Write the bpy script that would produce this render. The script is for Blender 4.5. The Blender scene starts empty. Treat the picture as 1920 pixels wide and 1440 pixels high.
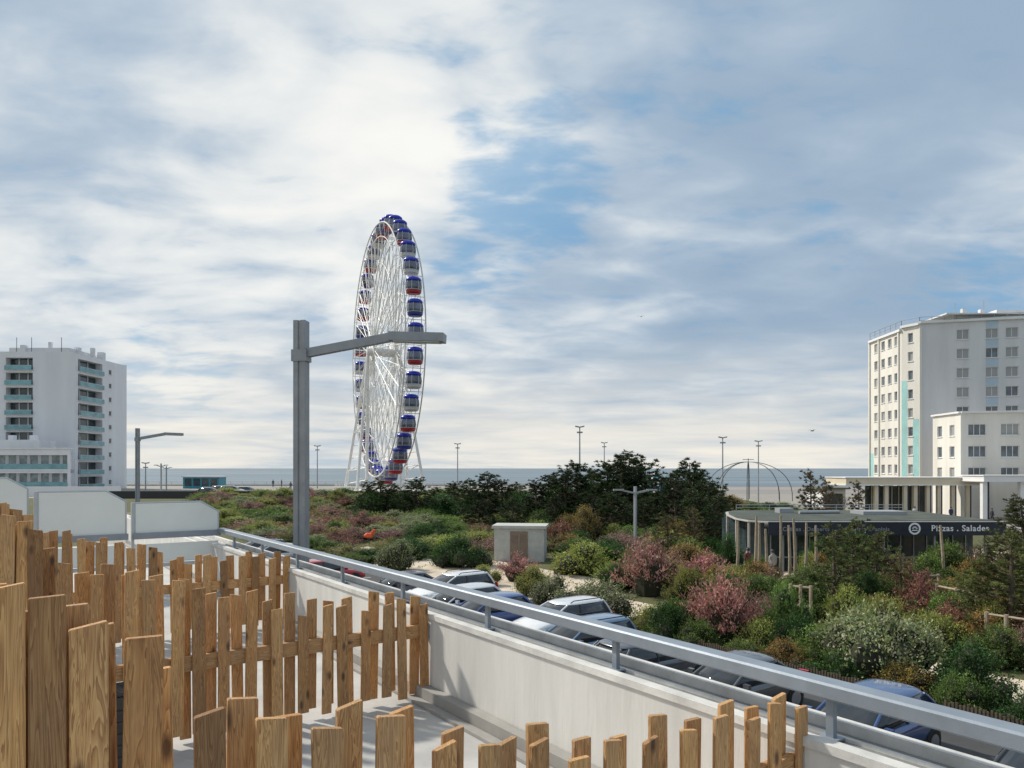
import bpy, math, random
import numpy as np
from mathutils import Vector, Matrix
random.seed(7)
rng = np.random.default_rng(7)
scene = bpy.context.scene
COL = scene.collection
CZ = 6.5          # eye height above the car park
F = 1400.0
def bx(px, D): return (px - 960) / F * D
def bz(py, D): return CZ + (878 - py) / F * D
U = Vector((-.5773, .8165, 0)); NI = Vector((-.8165, -.5773, 0)); O = Vector((4.16, 0, 0)); ZV = Vector((0, 0, 1))
def T(s, t, z): return O + U * s + NI * t + Vector((0, 0, CZ + z))
def G(s, t, z=0): return O + U * s + NI * t + Vector((0, 0, z))

# ------------------------------------------------------------------ materials
def new_mat(name):
    m = bpy.data.materials.new(name); m.use_nodes = True
    nt = m.node_tree; b = nt.nodes['Principled BSDF']
    return m, nt, b
def noise(nt, vec, scale, detail=4, rough=.55, dist=0):
    n = nt.nodes.new('ShaderNodeTexNoise'); n.inputs['Scale'].default_value = scale
    n.inputs['Detail'].default_value = detail; n.inputs['Roughness'].default_value = rough
    n.inputs['Distortion'].default_value = dist
    nt.links.new(vec, n.inputs['Vector']); return n.outputs['Fac']
def ramp(nt, fac, stops, interp='LINEAR'):
    r = nt.nodes.new('ShaderNodeValToRGB'); e = r.color_ramp.elements; r.color_ramp.interpolation = interp
    while len(e) < len(stops): e.new(.5)
    for i, (p, c) in enumerate(stops):
        e[i].position = p; e[i].color = (c, c, c, 1) if isinstance(c, (int, float)) else (*c, 1)
    nt.links.new(fac, r.inputs['Fac']); return r.outputs['Color']
def mth(nt, op, a, b=None, c=None, clamp=False):
    n = nt.nodes.new('ShaderNodeMath'); n.operation = op; n.use_clamp = clamp
    for i, x in enumerate((a, b, c)):
        if x is None: continue
        if isinstance(x, (int, float)): n.inputs[i].default_value = x
        else: nt.links.new(x, n.inputs[i])
    return n.outputs[0]
def mixc(nt, fac, a, b, mode='MIX'):
    n = nt.nodes.new('ShaderNodeMix'); n.data_type = 'RGBA'; n.blend_type = mode
    for idx, x in ((0, fac), (6, a), (7, b)):
        if isinstance(x, (int, float)): n.inputs[idx].default_value = x
        elif isinstance(x, tuple): n.inputs[idx].default_value = (*x, 1)
        else: nt.links.new(x, n.inputs[idx])
    return n.outputs[2]
def tco(nt, which='Object'):
    t = nt.nodes.new('ShaderNodeTexCoord'); return t.outputs[which]
def mapping(nt, vec, scale=(1, 1, 1), rot=(0, 0, 0), loc=(0, 0, 0)):
    m = nt.nodes.new('ShaderNodeMapping'); m.inputs['Scale'].default_value = scale
    m.inputs['Rotation'].default_value = rot; m.inputs['Location'].default_value = loc
    nt.links.new(vec, m.inputs['Vector']); return m.outputs[0]
def bump(nt, b, h, strength=.3, dist=.02):
    n = nt.nodes.new('ShaderNodeBump'); n.inputs['Strength'].default_value = strength
    n.inputs['Distance'].default_value = dist
    nt.links.new(h, n.inputs['Height']); nt.links.new(n.outputs[0], b.inputs['Normal'])
def pos(nt):
    g = nt.nodes.new('ShaderNodeNewGeometry'); return g.outputs['Position']

def simple(name, col, rough=.6, metal=0, ns=3, amt=.15, bmp=0, world=False, streak=False):
    m, nt, b = new_mat(name)
    v = pos(nt) if world else tco(nt)
    if streak: v = mapping(nt, v, (3, 3, .35))
    f = noise(nt, v, ns, 6, .62)
    r = ramp(nt, f, [(.3, tuple(c * (1 - amt) for c in col)), (.7, tuple(min(1, c * (1 + amt)) for c in col))])
    nt.links.new(r, b.inputs['Base Color'])
    b.inputs['Roughness'].default_value = rough; b.inputs['Metallic'].default_value = metal
    if bmp: bump(nt, b, noise(nt, v, ns * 9, 4), bmp, .01)
    return m

M = {}
M['plaster'] = simple('parapet_plaster', (.62, .61, .58), .85, 0, 1.3, .12, .25, True, True)
M['ledge'] = simple('ledge_paint', (.62, .61, .58), .6, 0, 4, .22, .2, True)
M['tray'] = simple('ledge_metal_tray', (.33, .33, .33), .35, .5, 5, .25, .1, True)
M['floor'] = simple('terrace_floor_resin', (.44, .435, .42), .55, 0, 1.6, .22, .15, True)
M['kerbgrey'] = simple('grey_plinth', (.30, .29, .27), .7, 0, 3, .15, .1, True)
M['railpaint'] = simple('handrail_paint', (.26, .30, .345), .42, .25, 6, .1, .06, True)
M['framepaint'] = simple('screen_frame_paint', (.45, .49, .51), .45, .1, 6, .1, .06, True)
M['lamp'] = simple('lamp_metal', (.30, .315, .33), .45, .25, 5, .12, .05)
M['lampthin'] = simple('lamp_metal_light', (.34, .36, .38), .5, .2, 5, .08)
M['frost'] = simple('frosted_panel', (.76, .80, .77), .35, 0, .9, .06, 0, True)
M['tealglass'] = simple('balustrade_glass', (.17, .35, .38), .12, 0, .5, .35, 0, True)
M['white'] = simple('white_paint', (.74, .74, .74), .6, 0, .5, .05, .05, True)
M['wheelwhite'] = simple('wheel_white_steel', (.72, .71, .68), .5, 0, .3, .08)
M['bwhite'] = simple('building_white', (.75, .755, .775), .8, 0, .12, .07, 0, True, True)
M['bcream'] = simple('building_cream', (.70, .675, .62), .8, 0, .15, .12, 0, True, True)
M['bgrey'] = simple('building_pale', (.64, .645, .66), .8, 0, .2, .09, 0, True, True)  # shade of the tower's front put into its wall colour; rooftop boxes share it
M['canopy'] = simple('canopy_cream', (.66, .58, .44), .7, 0, .5, .08, 0, True)
M['teal'] = simple('teal_stripe', (.32, .57, .56), .7, 0, .5, .15, 0, True)
M['pblue'] = simple('pale_blue_stripe', (.45, .56, .66), .7, 0, .5, .08, 0, True)
M['roof'] = simple('roof_gravel', (.16, .17, .16), .9, 0, 2, .25, .3, True)
M['roofgreen'] = simple('roof_membrane', (.065, .075, .06), .85, 0, .7, .4, .1, True)
M['navy'] = simple('fascia_navy', (.016, .022, .04), .4, 0, 2, .2)
M['letter'] = simple('letter_white', (.88, .88, .88), .5, 0, 4, .02)
M['letterdim'] = simple('letter_grey', (.24, .25, .27), .5, 0, 4, .1)
M['tyre'] = simple('rubber', (.02, .02, .02), .8, 0, 20, .2)
M['rim'] = simple('wheel_alloy', (.45, .46, .48), .3, .8, 6, .1)
M['redlight'] = simple('red_lens', (.45, .012, .012), .2, 0, 5, .1)
M['clearlight'] = simple('clear_lens', (.7, .72, .75), .15, .2, 5, .1)
M['trim'] = simple('black_trim', (.03, .03, .032), .5, 0, 8, .2)
M['gframe'] = simple('gondola_frame', (.50, .50, .53), .4, 0, 8, .2)
M['blueroof'] = simple('gondola_blue', (.012, .03, .42), .25, 0, 2, .15)
M['bark'] = simple('bark', (.10, .075, .055), .95, 0, 9, .35, .5)
M['pole'] = simple('grey_wood_pole', (.36, .29, .21), .9, 0, 8, .3, .4)
M['cabdoor'] = simple('brown_door', (.22, .16, .12), .6, 0, 4, .15)
M['concrete'] = simple('concrete', (.46, .46, .43), .85, 0, 2.2, .15, .2)
M['kerb'] = simple('kerb_stone', (.42, .40, .37), .85, 0, 2, .15, .2, True)
M['line'] = simple('road_paint', (.62, .62, .60), .7, 0, 5, .2, 0, True)
M['skin'] = simple('skin', (.45, .28, .20), .6, 0, 5, .05)
M['archdark'] = simple('arch_steel', (.05, .07, .08), .5, .2, 3, .1)
M['kiosk'] = simple('kiosk_blue', (.05, .28, .36), .5, 0, 2, .2)
M['gull'] = simple('gull_feathers', (.35, .36, .38), .7, 0, 9, .3)
M['orange'] = simple('orange_plastic', (.75, .10, .02), .4, 0, 4, .1)

def objcolor_mat(name, rough, coat=0, metal=0, amt=.06):
    m, nt, b = new_mat(name)
    oi = nt.nodes.new('ShaderNodeObjectInfo')
    f = noise(nt, tco(nt), 3, 4)
    r = ramp(nt, f, [(.3, 1 - amt), (.7, 1.0)])
    nt.links.new(mixc(nt, 1.0, oi.outputs['Color'], r, 'MULTIPLY'), b.inputs['Base Color'])
    b.inputs['Roughness'].default_value = rough; b.inputs['Coat Weight'].default_value = coat
    b.inputs['Metallic'].default_value = metal
    return m
M['carpaint'] = objcolor_mat('car_paint', .28, 1.0, .25)
M['tub'] = objcolor_mat('gondola_tub_paint', .35)
M['cloth'] = objcolor_mat('cloth', .9, 0, 0, .2)

def glass(name, col, light=None, rough=.08):
    m, nt, b = new_mat(name)
    oi = nt.nodes.new('ShaderNodeObjectInfo')
    f = noise(nt, pos(nt), .9, 2)
    c = ramp(nt, f, [(.35, col), (.7, tuple(x * 2.2 for x in col))])
    if light:
        st = mth(nt, 'GREATER_THAN', oi.outputs['Random'], .62)
        c = mixc(nt, mth(nt, 'MULTIPLY', st, .75), c, light)
    nt.links.new(c, b.inputs['Base Color'])
    b.inputs['Roughness'].default_value = rough; b.inputs['Specular IOR Level'].default_value = .7
    return m
M['carglass'] = glass('car_glass', (.015, .019, .024), None, .04)
M['winglass'] = glass('window_glass', (.07, .085, .10), (.38, .38, .37), .15)
M['gonglass'] = glass('gondola_glass', (.085, .095, .13), None, .12)
M['paleglass'] = glass('pale_glazing', (.17, .21, .22), None, .15)
M['darkglass'] = glass('dark_window', (.03, .045, .05), None, .1)

# wood boards
m, nt, b = new_mat('fence_wood'); M['wood'] = m
oi = nt.nodes.new('ShaderNodeObjectInfo')
sh = nt.nodes.new('ShaderNodeVectorMath'); sh.operation = 'ADD'
cmb = nt.nodes.new('ShaderNodeCombineXYZ')
nt.links.new(mth(nt, 'MULTIPLY', oi.outputs['Random'], 37.0), cmb.inputs[0]); nt.links.new(mth(nt, 'MULTIPLY', oi.outputs['Random'], 91.0), cmb.inputs[2])
nt.links.new(tco(nt), sh.inputs[0]); nt.links.new(cmb.outputs[0], sh.inputs[1])
v1 = mapping(nt, sh.outputs[0], (9, 9, .55))
gr = noise(nt, v1, 3.2, 3, .5, 1.1)
rings = mth(nt, 'FRACT', mth(nt, 'MULTIPLY', gr, 11.0))
rings = ramp(nt, rings, [(0, .0), (.25, .35), (.75, .8), (.92, 1.0), (1, .1)])
fine = noise(nt, mapping(nt, sh.outputs[0], (120, 120, 3)), 2, 5, .7)
g2 = mth(nt, 'ADD', mth(nt, 'MULTIPLY', rings, .5), mth(nt, 'MULTIPLY', fine, .7))
col = ramp(nt, g2, [(.18, (.19, .088, .034)), (.5, (.50, .285, .12)), (.88, (.74, .49, .235))])
vor = nt.nodes.new('ShaderNodeTexVoronoi'); vor.inputs['Scale'].default_value = 1.0
nt.links.new(mapping(nt, sh.outputs[0], (9, 9, 3.6)), vor.inputs['Vector'])
kn = ramp(nt, vor.outputs['Distance'], [(.07, 1.0), (.19, 0)])
col = mixc(nt, mth(nt, 'MULTIPLY', kn, .85), col, (.07, .034, .02))
wth = ramp(nt, noise(nt, mapping(nt, sh.outputs[0], (5, 5, 1.2)), 1.6, 6, .65), [(.42, 0), (.68, 1)])
col = mixc(nt, mth(nt, 'MULTIPLY', wth, .36), col, (.24, .18, .14))
stn = ramp(nt, noise(nt, mapping(nt, sh.outputs[0], (30, 30, 9)), 1.2, 5, .7), [(.58, 0), (.70, 1)])
col = mixc(nt, mth(nt, 'MULTIPLY', stn, .28), col, (.11, .062, .038))
tint = ramp(nt, oi.outputs['Random'], [(0, (.50, .43, .39)), (.18, (1.04, .96, .88)), (.36, (.70, .67, .66)), (.55, (1.18, 1.10, .96)), (.75, (.80, .65, .52)), (.88, (1.0, .96, .93)), (1, (.62, .52, .45))])
col = mixc(nt, 1.0, col, tint, 'MULTIPLY')
nt.links.new(col, b.inputs['Base Color']); b.inputs['Roughness'].default_value = .8
bump(nt, b, g2, .5, .005)

# foliage material
def leafmat(name, trans=.3):
    m, nt, b = new_mat(name)
    oi = nt.nodes.new('ShaderNodeObjectInfo')
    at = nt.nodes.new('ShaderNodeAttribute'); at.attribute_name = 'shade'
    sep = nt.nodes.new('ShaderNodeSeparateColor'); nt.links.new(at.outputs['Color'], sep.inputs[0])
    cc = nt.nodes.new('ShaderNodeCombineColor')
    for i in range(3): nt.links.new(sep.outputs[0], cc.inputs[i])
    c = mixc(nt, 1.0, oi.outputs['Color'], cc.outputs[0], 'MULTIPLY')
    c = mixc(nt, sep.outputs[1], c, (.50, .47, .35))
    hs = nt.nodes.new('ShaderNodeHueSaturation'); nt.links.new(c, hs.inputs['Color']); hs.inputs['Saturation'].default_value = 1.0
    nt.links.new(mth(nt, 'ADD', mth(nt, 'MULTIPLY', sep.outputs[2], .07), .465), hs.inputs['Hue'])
    nt.links.new(hs.outputs[0], b.inputs['Base Color']); b.inputs['Roughness'].default_value = .55
    b.inputs['Specular IOR Level'].default_value = .3
    tr = nt.nodes.new('ShaderNodeBsdfTranslucent'); nt.links.new(hs.outputs[0], tr.inputs[0])
    mx = nt.nodes.new('ShaderNodeMixShader'); mx.inputs[0].default_value = trans
    nt.links.new(b.outputs[0], mx.inputs[1]); nt.links.new(tr.outputs[0], mx.inputs[2])
    nt.links.new(mx.outputs[0], nt.nodes['Material Output'].inputs[0])
    return m
M['leaf'] = leafmat('leaves')
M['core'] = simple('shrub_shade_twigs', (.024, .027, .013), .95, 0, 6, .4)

# ground
m, nt, b = new_mat('park_ground'); M['ground'] = m
p = pos(nt)
n1 = noise(nt, p, .12, 6, .6); n2 = noise(nt, p, 1.8, 6, .7); n3 = noise(nt, p, 14, 3)
c = ramp(nt, n2, [(.3, (.22, .18, .115)), (.7, (.37, .31, .22))])
g = ramp(nt, n3, [(.3, (.05, .058, .02)), (.7, (.12, .115, .04))])
k = ramp(nt, mth(nt, 'ADD', mth(nt, 'MULTIPLY', n1, .7), mth(nt, 'MULTIPLY', n2, .3)), [(.33, 0), (.44, 1)])
nt.links.new(mixc(nt, k, c, g), b.inputs['Base Color']); b.inputs['Roughness'].default_value = .95
bump(nt, b, n2, .5, .08)
m, nt, b = new_mat('beach_sand'); M['beach'] = m
p = pos(nt)
n1 = noise(nt, mapping(nt, p, (.004, .03, 1)), 1, 6, .6)
c = ramp(nt, n1, [(.3, (.22, .20, .19)), (.5, (.28, .26, .24)), (.7, (.32, .33, .34))])
nt.links.new(c, b.inputs['Base Color']); b.inputs['Roughness'].default_value = .8
m, nt, b = new_mat('sea_water'); M['sea'] = m
n1 = noise(nt, mapping(nt, pos(nt), (.0012, .012, 1)), 1, 7, .65)
c = ramp(nt, n1, [(.35, (.13, .175, .21)), (.55, (.19, .235, .27)), (.62, (.23, .265, .29)), (.67, (.52, .54, .54))])
nt.links.new(c, b.inputs['Base Color']); b.inputs['Roughness'].default_value = .75
b.inputs['Specular IOR Level'].default_value = .25
M['sandpath'] = simple('sand_path', (.58, .49, .38), .95, 0, .8, .18, .4, True)
M['asphalt'] = simple('asphalt', (.06, .06, .062), .85, 0, .6, .25, .4, True)
M['paving'] = simple('paving', (.28, .26, .23), .85, 0, .3, .15, .2, True)

# ------------------------------------------------------------------ mesh builder
class MB:
    def __init__(s): s.v = []; s.f = []; s.m = []
    def poly(s, pts, mat=0):
        i = len(s.v); s.v += [tuple(p) for p in pts]; s.f.append(tuple(range(i, i + len(pts)))); s.m.append(mat)
    def box(s, c, hx, hy, hz, mat=0):
        c = Vector(c); hx = Vector(hx); hy = Vector(hy); hz = Vector(hz); i = len(s.v)
        for a in (-1, 1):
            for bb in (-1, 1):
                for d in (-1, 1): s.v.append(tuple(c + hx * a + hy * bb + hz * d))
        for q in ((0, 1, 3, 2), (4, 6, 7, 5), (0, 4, 5, 1), (2, 3, 7, 6), (0, 2, 6, 4), (1, 5, 7, 3)):
            s.f.append(tuple(i + k for k in q)); s.m.append(mat)
    def abox(s, x0, x1, y0, y1, z0, z1, mat=0):
        s.box(((x0 + x1) / 2, (y0 + y1) / 2, (z0 + z1) / 2), ((x1 - x0) / 2, 0, 0), (0, (y1 - y0) / 2, 0), (0, 0, (z1 - z0) / 2), mat)
    def tube(s, pts, r, n=6, mat=0, closed=False):
        pts = [Vector(p) for p in pts]; k = len(pts)
        if not isinstance(r, (list, tuple)): r = [r] * k
        i0 = len(s.v)
        for j, p in enumerate(pts):
            if closed: t = pts[(j + 1) % k] - pts[j - 1]
            else: t = pts[min(j + 1, k - 1)] - pts[max(j - 1, 0)]
            t.normalize()
            up = Vector((0, 0, 1)) if abs(t.z) < .9 else Vector((1, 0, 0))
            if closed: up = s.axis
            a = t.cross(up).normalized(); bb = t.cross(a).normalized()
            for q in range(n):
                an = 2 * math.pi * q / n
                s.v.append(tuple(p + (a * math.cos(an) + bb * math.sin(an)) * r[j]))
        for j in range(k if closed else k - 1):
            j2 = (j + 1) % k
            for q in range(n):
                q2 = (q + 1) % n
                s.f.append((i0 + j * n + q, i0 + j * n + q2, i0 + j2 * n + q2, i0 + j2 * n + q)); s.m.append(mat)
        if not closed:
            s.f.append(tuple(i0 + q for q in range(n))); s.m.append(mat)
            s.f.append(tuple(i0 + (k - 1) * n + q for q in reversed(range(n)))); s.m.append(mat)
    def ring(s, rings, mat=0, cap=True):
        i0 = len(s.v); n = len(rings[0])
        for r in rings: s.v += [tuple(p) for p in r]
        for j in range(len(rings) - 1):
            for q in range(n):
                q2 = (q + 1) % n
                s.f.append((i0 + j * n + q, i0 + j * n + q2, i0 + (j + 1) * n + q2, i0 + (j + 1) * n + q)); s.m.append(mat)
        if cap:
            s.f.append(tuple(i0 + q for q in reversed(range(n)))); s.m.append(mat)
            s.f.append(tuple(i0 + (len(rings) - 1) * n + q for q in range(n))); s.m.append(mat)
    def mesh(s, name, mats, origin=(0, 0, 0), smooth=False):
        me = bpy.data.meshes.new(name); o = Vector(origin)
        me.from_pydata([(v[0] - o.x, v[1] - o.y, v[2] - o.z) for v in s.v], [], s.f)
        for mm in mats: me.materials.append(M[mm])
        me.polygons.foreach_set('material_index', s.m)
        if smooth: me.polygons.foreach_set('use_smooth', [True] * len(s.f))
        me.update(); return me

def setmeta(o, label, cat, group=None, kind=None):
    o['label'] = label; o['category'] = cat
    if group: o['group'] = group
    if kind: o['kind'] = kind
def thing(name, label, cat, me=None, loc=(0, 0, 0), rot=0, scale=(1, 1, 1), group=None, kind=None, color=None):
    o = bpy.data.objects.new(name, me); o.location = loc; o.rotation_euler = (0, 0, rot); o.scale = scale
    if color: o.color = (*color, 1)
    setmeta(o, label, cat, group, kind); COL.objects.link(o); return o
def part(name, me, parent, loc=(0, 0, 0), rot=0, color=None, label=None):
    o = bpy.data.objects.new(name, me); o.location = loc; o.rotation_euler = (0, 0, rot); o.parent = parent
    if color: o.color = (*color, 1)
    if label: o['label'] = label
    COL.objects.link(o); return o
def structure(name, me, label, cat):
    o = thing(name, label, cat, me); o['kind'] = 'structure'; return o
def copy_tree(root, loc, rot=0, scale=(1, 1, 1), color=None, label=None):
    def rec(o, par):
        c = o.copy(); COL.objects.link(c)
        if par: c.parent = par
        if color: c.color = (*color, 1)
        for ch in list(o.children): 
            rec(ch, c)
        return c
    r = rec(root, None); r.location = loc; r.rotation_euler = (0, 0, rot); r.scale = scale
    if label: r['label'] = label
    return r

# ------------------------------------------------------------------ terrain
def sm(x): x = min(1, max(0, x)); return x * x * (3 - 2 * x)
def gh(x, y):
    h = 2.0 * sm((y - 85) / 25) * (1 - sm((x - 32) / 14))
    h = h * (1 - sm((y - 192) / 16)) - 3.2 * sm((y - 192) / 18)
    return h
xs = [-30000, -6000, -1500, -600, -300] + list(range(-200, 221, 6)) + [300, 600, 1500, 6000, 30000]
ys = [-400, -60, 0] + list(range(20, 241, 4)) + [300, 500, 1000, 4000, 12000, 40000]
mb = MB(); nx = len(xs)
for y in ys:
    for x in xs: mb.v.append((x, y, gh(x, y)))
for j in range(len(ys) - 1):
    for i in range(nx - 1):
        a = j * nx + i; mb.f.append((a, a + 1, a + nx + 1, a + nx)); mb.m.append(1 if ys[j] >= 200 else 0)
structure('ground', mb.mesh('ground', ['ground', 'beach'], smooth=True), 'sandy park ground running out to the beach', 'ground')
mb = MB(); mb.poly([(-35000, 400, -3.1), (35000, 400, -3.1), (35000, 42000, -3.1), (-35000, 42000, -3.1)])
structure('sea', mb.mesh('sea', ['sea']), 'pale blue grey sea with thin lines of surf', 'sea')
def strip(name, mat, s0, s1, t0, t1, z, label, cat='path'):
    mb = MB(); mb.poly([G(s0, t0, z), G(s1, t0, z), G(s1, t1, z), G(s0, t1, z)])
    return structure(name, mb.mesh(name, [mat]), label, cat)
strip('car_park', 'asphalt', -30, 66, -2.2, -16, .004, 'grey asphalt car park below the terrace', 'road')
mb = MB()
for s in np.arange(3, 60, 2.7):
    mb.poly([G(s, -10.3, .008), G(s + .1, -10.3, .008), G(s + .1, -15.4, .008), G(s, -15.4, .008)])
structure('bay_markings', mb.mesh('bay_markings', ['line']), 'white painted lines between the parking bays', 'road marking')
mb = MB(); mb.box(G(18, -16.1, .07), U * 48, NI * .09, ZV * .07)
mb.box(G(18, -2.1, .07), U * 48, NI * .09, ZV * .07)
structure('kerb', mb.mesh('kerb', ['kerb']), 'stone kerb edging the car park', 'kerb')
strip('sand_path', 'sandpath', -10, 60, -20.0, -22.6, .006, 'pale sandy footpath between the shrubs')
strip('sand_path', 'sandpath', 32, 49, -16.3, -26, .010, 'pale sandy path crossing the park')
strip('sand_path', 'sandpath', 24.4, 28.2, -16.3, -20.2, .012, 'short sandy link path to the parking bays')
mb = MB(); mb.poly([(12, 40.5, .014), (33, 40.5, .014), (40, 60, .014), (13, 60, .014)])
structure('restaurant_terrace', mb.mesh('restaurant_terrace', ['sandpath']), 'pale sandy terrace around the pavilion', 'pavement')
mb = MB(); mb.poly([(36, 76, .02), (100, 76, .02), (100, 190, .02), (47, 190, .02)])
structure('forecourt', mb.mesh('forecourt', ['paving']), 'paved forecourt before the seafront building', 'pavement')
mb = MB(); mb.poly([(-190, 112, 2.02), (30, 112, 2.02), (30, 190, 2.02), (-190, 190, 2.02)])
structure('promenade', mb.mesh('promenade', ['paving']), 'pale paved seafront promenade above the beach', 'pavement')

# ------------------------------------------------------------------ terrace
mb = MB(); mb.box(T(9, 2.6, -2.15), U * 16, NI * 2.45, ZV * .10)
structure('terrace_floor', mb.mesh('terrace_floor', ['floor']), 'pale grey resin floor of the shared terrace', 'floor')
pw = thing('parapet_wall', 'smooth cream parapet wall with a white ledge along the terrace', 'wall', None, T(8, 0, -1.31))
o = pw.location.copy()
mb = MB(); mb.box(T(9, -.03, -4.0 + .05), U * 16.2, NI * .175, ZV * 2.6)
part('wall_face', mb.mesh('wall_face', ['plaster'], o), pw)
mb = MB()
mb.box(T(9, .12, -1.322), U * 16.22, NI * .04, ZV * .022)      # inner lip
mb.box(T(9, -.03, -1.343), U * 16.22, NI * .108, ZV * .008, 1)      # tray
mb.box(T(9, -.05, -1.33), U * 16.215, NI * .012, ZV * .012, 0)
mb.box(T(9, -.17, -1.31), U * 16.22, NI * .03, ZV * .03)     # outer lip
mb.box(T(9, -.215, -1.35), U * 16.22, NI * .013, ZV * .02, 2)
mb.box(T(9, -.25, -1.37), U * 16.22, NI * .02, ZV * .012, 0)
part('ledge', mb.mesh('ledge', ['ledge', 'tray', 'trim'], o), pw)
mb = MB(); mb.box(T(9, .20, -1.99), U * 16.1, NI * .05, ZV * .055); mb.box(T(9, .30, -2.035), U * 16.1, NI * .045, ZV * .012)
part('plinth', mb.mesh('plinth', ['kerbgrey'], o), pw)
hr = thing('handrail', 'long grey painted metal handrail on short posts', 'railing', None, T(8, 0, -1.05)); o = hr.location.copy()
mb = MB()
sec = [(-.062, 0), (-.062, .03), (-.05, .04), (.05, .04), (.062, .03), (.062, -.03), (.052, -.04), (-.052, -.04)]
mb.ring([[T(s, a, -1.085 + z) for a, z in sec] for s in (-4, 4, 10, 16.05)])
part('rail_bar', mb.mesh('rail_bar', ['railpaint'], o), hr)
s = 4.49 - 1.53 * 3
while s < 16.2:
    mb = MB(); mb.box(T(s, 0, -1.232), U * .02, NI * .016, ZV * .108); mb.box(T(s, 0, -1.322), U * .05, NI * .04, ZV * .005)
    part('post', mb.mesh('post', ['railpaint'], T(s, 0, -1.33)), hr, T(s, 0, -1.33) - o)
    s += 1.53

def top_profile(t):
    xsn = [0, .6, 1.3, 1.7, 2.03, 2.46, 2.75, 2.98, 3.03, 3.13, 3.2, 3.27, 3.35, 3.6, 4.0]
    ysn = [-1.07, -1.03, -1.0, -.94, -.89, -.75, -.68, -.60, -.47, -.42, -.37, -.33, -.29, -.17, -.08]
    return float(np.interp(t, xsn, ysn))
def board(parent, o, s, t, ztop, zbot, w=.092, th=.024):
    mb = MB(); c = .004; lean = random.uniform(-.02, .02); tw = random.uniform(-.08, .08)
    ww = w * random.uniform(.86, 1.06) / 2; hh = th / 2
    prof = [(-ww + c, -hh), (ww - c, -hh), (ww, -hh + c), (ww, hh - c), (ww - c, hh), (-ww + c, hh), (-ww, hh - c), (-ww, -hh + c)]
    A = (NI * math.cos(tw) + U * math.sin(tw)); B = (U * math.cos(tw) - NI * math.sin(tw))
    base = T(s, t, zbot); H = ztop - zbot; tilt = random.uniform(-.009, .009)
    rings = []
    for k, sc in ((0, 1), (.5, 1), (H - .004, 1), (H, .93)):
        rings.append([base + A * (p[0] * sc + lean * k) + B * (p[1] * sc) + ZV * (k + (tilt * p[0] / ww if k > .6 else 0)) for p in prof])
    mb.ring(rings)
    part('board', mb.mesh('board', ['wood'], base), parent, base - o)
def fence(sf, tmax, tmin=.12, dense_from=2.98, near=False):
    fo = thing('picket_fence', 'wooden fence of uneven upright boards nailed to both rail sides', 'fence', None, T(sf, 1.5, -2.05), group='board fences dividing the terraces')
    o = fo.location.copy()
    mb = MB(); c0 = T(sf, (tmax + tmin - .15) / 2, -1.45)
    mb.box((0, 0, 0), (.022, 0, 0), (0, .055, 0), (0, 0, (tmax - tmin + .15) / 2))
    r = part('rail', mb.mesh('rail', ['wood']), fo, c0 - o)
    r.rotation_euler = Matrix((U, ZV, NI)).transposed().to_euler()
    mb = MB(); mb.box(T(sf, tmin + .035, -1.45), U * .05, NI * .004, ZV * .07)
    part('bracket', mb.mesh('bracket', ['lampthin'], o), fo)
    side = .037; t = tmin + .05
    while t < tmax:
        dn = t > dense_from
        step = .092 if dn else (.20 if t < 1.9 else .17) * random.uniform(.85, 1.18)
        for sd in (-1, 1):
            tt = t + (0 if sd < 0 else (.047 if dn else .095)) + (0 if dn else random.uniform(-.025, .025))
            zt = top_profile(tt)
            if tt < 1.6: zt += random.uniform(-.19, -.05) if sd < 0 else random.uniform(-.10, .0)
            elif tt < 3.0: zt += random.uniform(-.07, .02) if sd < 0 else random.uniform(-.08, .02)
            else: zt += random.uniform(-.02, .02) if sd < 0 else random.uniform(-.06, .01)
            board(fo, o, sf + sd * side, tt, zt, -2.0 + random.uniform(-.03, .05))
        t += step
fence(4.59, 3.50); fence(8.32, 4.1); fence(12.08, 4.1)

# frosted partitions at the far end
def partition(t0, t1, ztop, cham, label, s=16.05):
    o = T(s, (t0 + t1) / 2, -2.05)
    th = thing('partition_screen', label, 'partition', None, o, group='frosted screens across the far terraces')
    pts = [(t0 + .03, -1.12), (t1 - .03, -1.12), (t1 - .03, ztop - .03), (t0 + cham, ztop - .03), (t0 + .03, ztop - .03 - cham * .55)]
    mb = MB(); f = [T(s - .008, a, z) for a, z in pts]; bk = [T(s + .008, a, z) for a, z in pts]
    mb.ring([f, bk]); mb.box(T(s, (t0 + t1) / 2, -1.42), U * .008, NI * ((t1 - t0) / 2 - .03), ZV * .16)
    part('panel', mb.mesh('panel', ['frost'], o), th)
    mb = MB(); pp = pts + [pts[0]]
    for a, bb in zip(pp[:-1], pp[1:]):
        mb.tube([T(s, a[0], a[1]), T(s, bb[0], bb[1])], .017, 4)
    mb.box(T(s - .02, (t0 + t1) / 2, -1.12), U * .05, NI * ((t1 - t0) / 2), ZV * .05, 1)
    mb.box(T(s, (t0 + t1) / 2, -1.62), U * .03, NI * ((t1 - t0) / 2), ZV * .03)
    zt_ = ztop - .02; mb.box(T(s, t1, (zt_ - 2.0) / 2), U * .03, NI * .022, ZV * ((zt_ + 2.0) / 2))
    part('frame', mb.mesh('frame', ['framepaint', 'railpaint'], o), th)
partition(.02, 1.40, -.545, .32, 'frosted glass screen with clipped corner in a grey frame')
partition(1.47, 2.75, -.34, .32, 'taller frosted glass screen in a grey metal frame')
partition(2.82, 3.9, -.12, .3, 'tallest frosted glass screen in a grey metal frame')
mb = MB(); mb.box(T(26, .1, -1.95), U * 9.8, NI * .12, ZV * .6)
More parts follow.
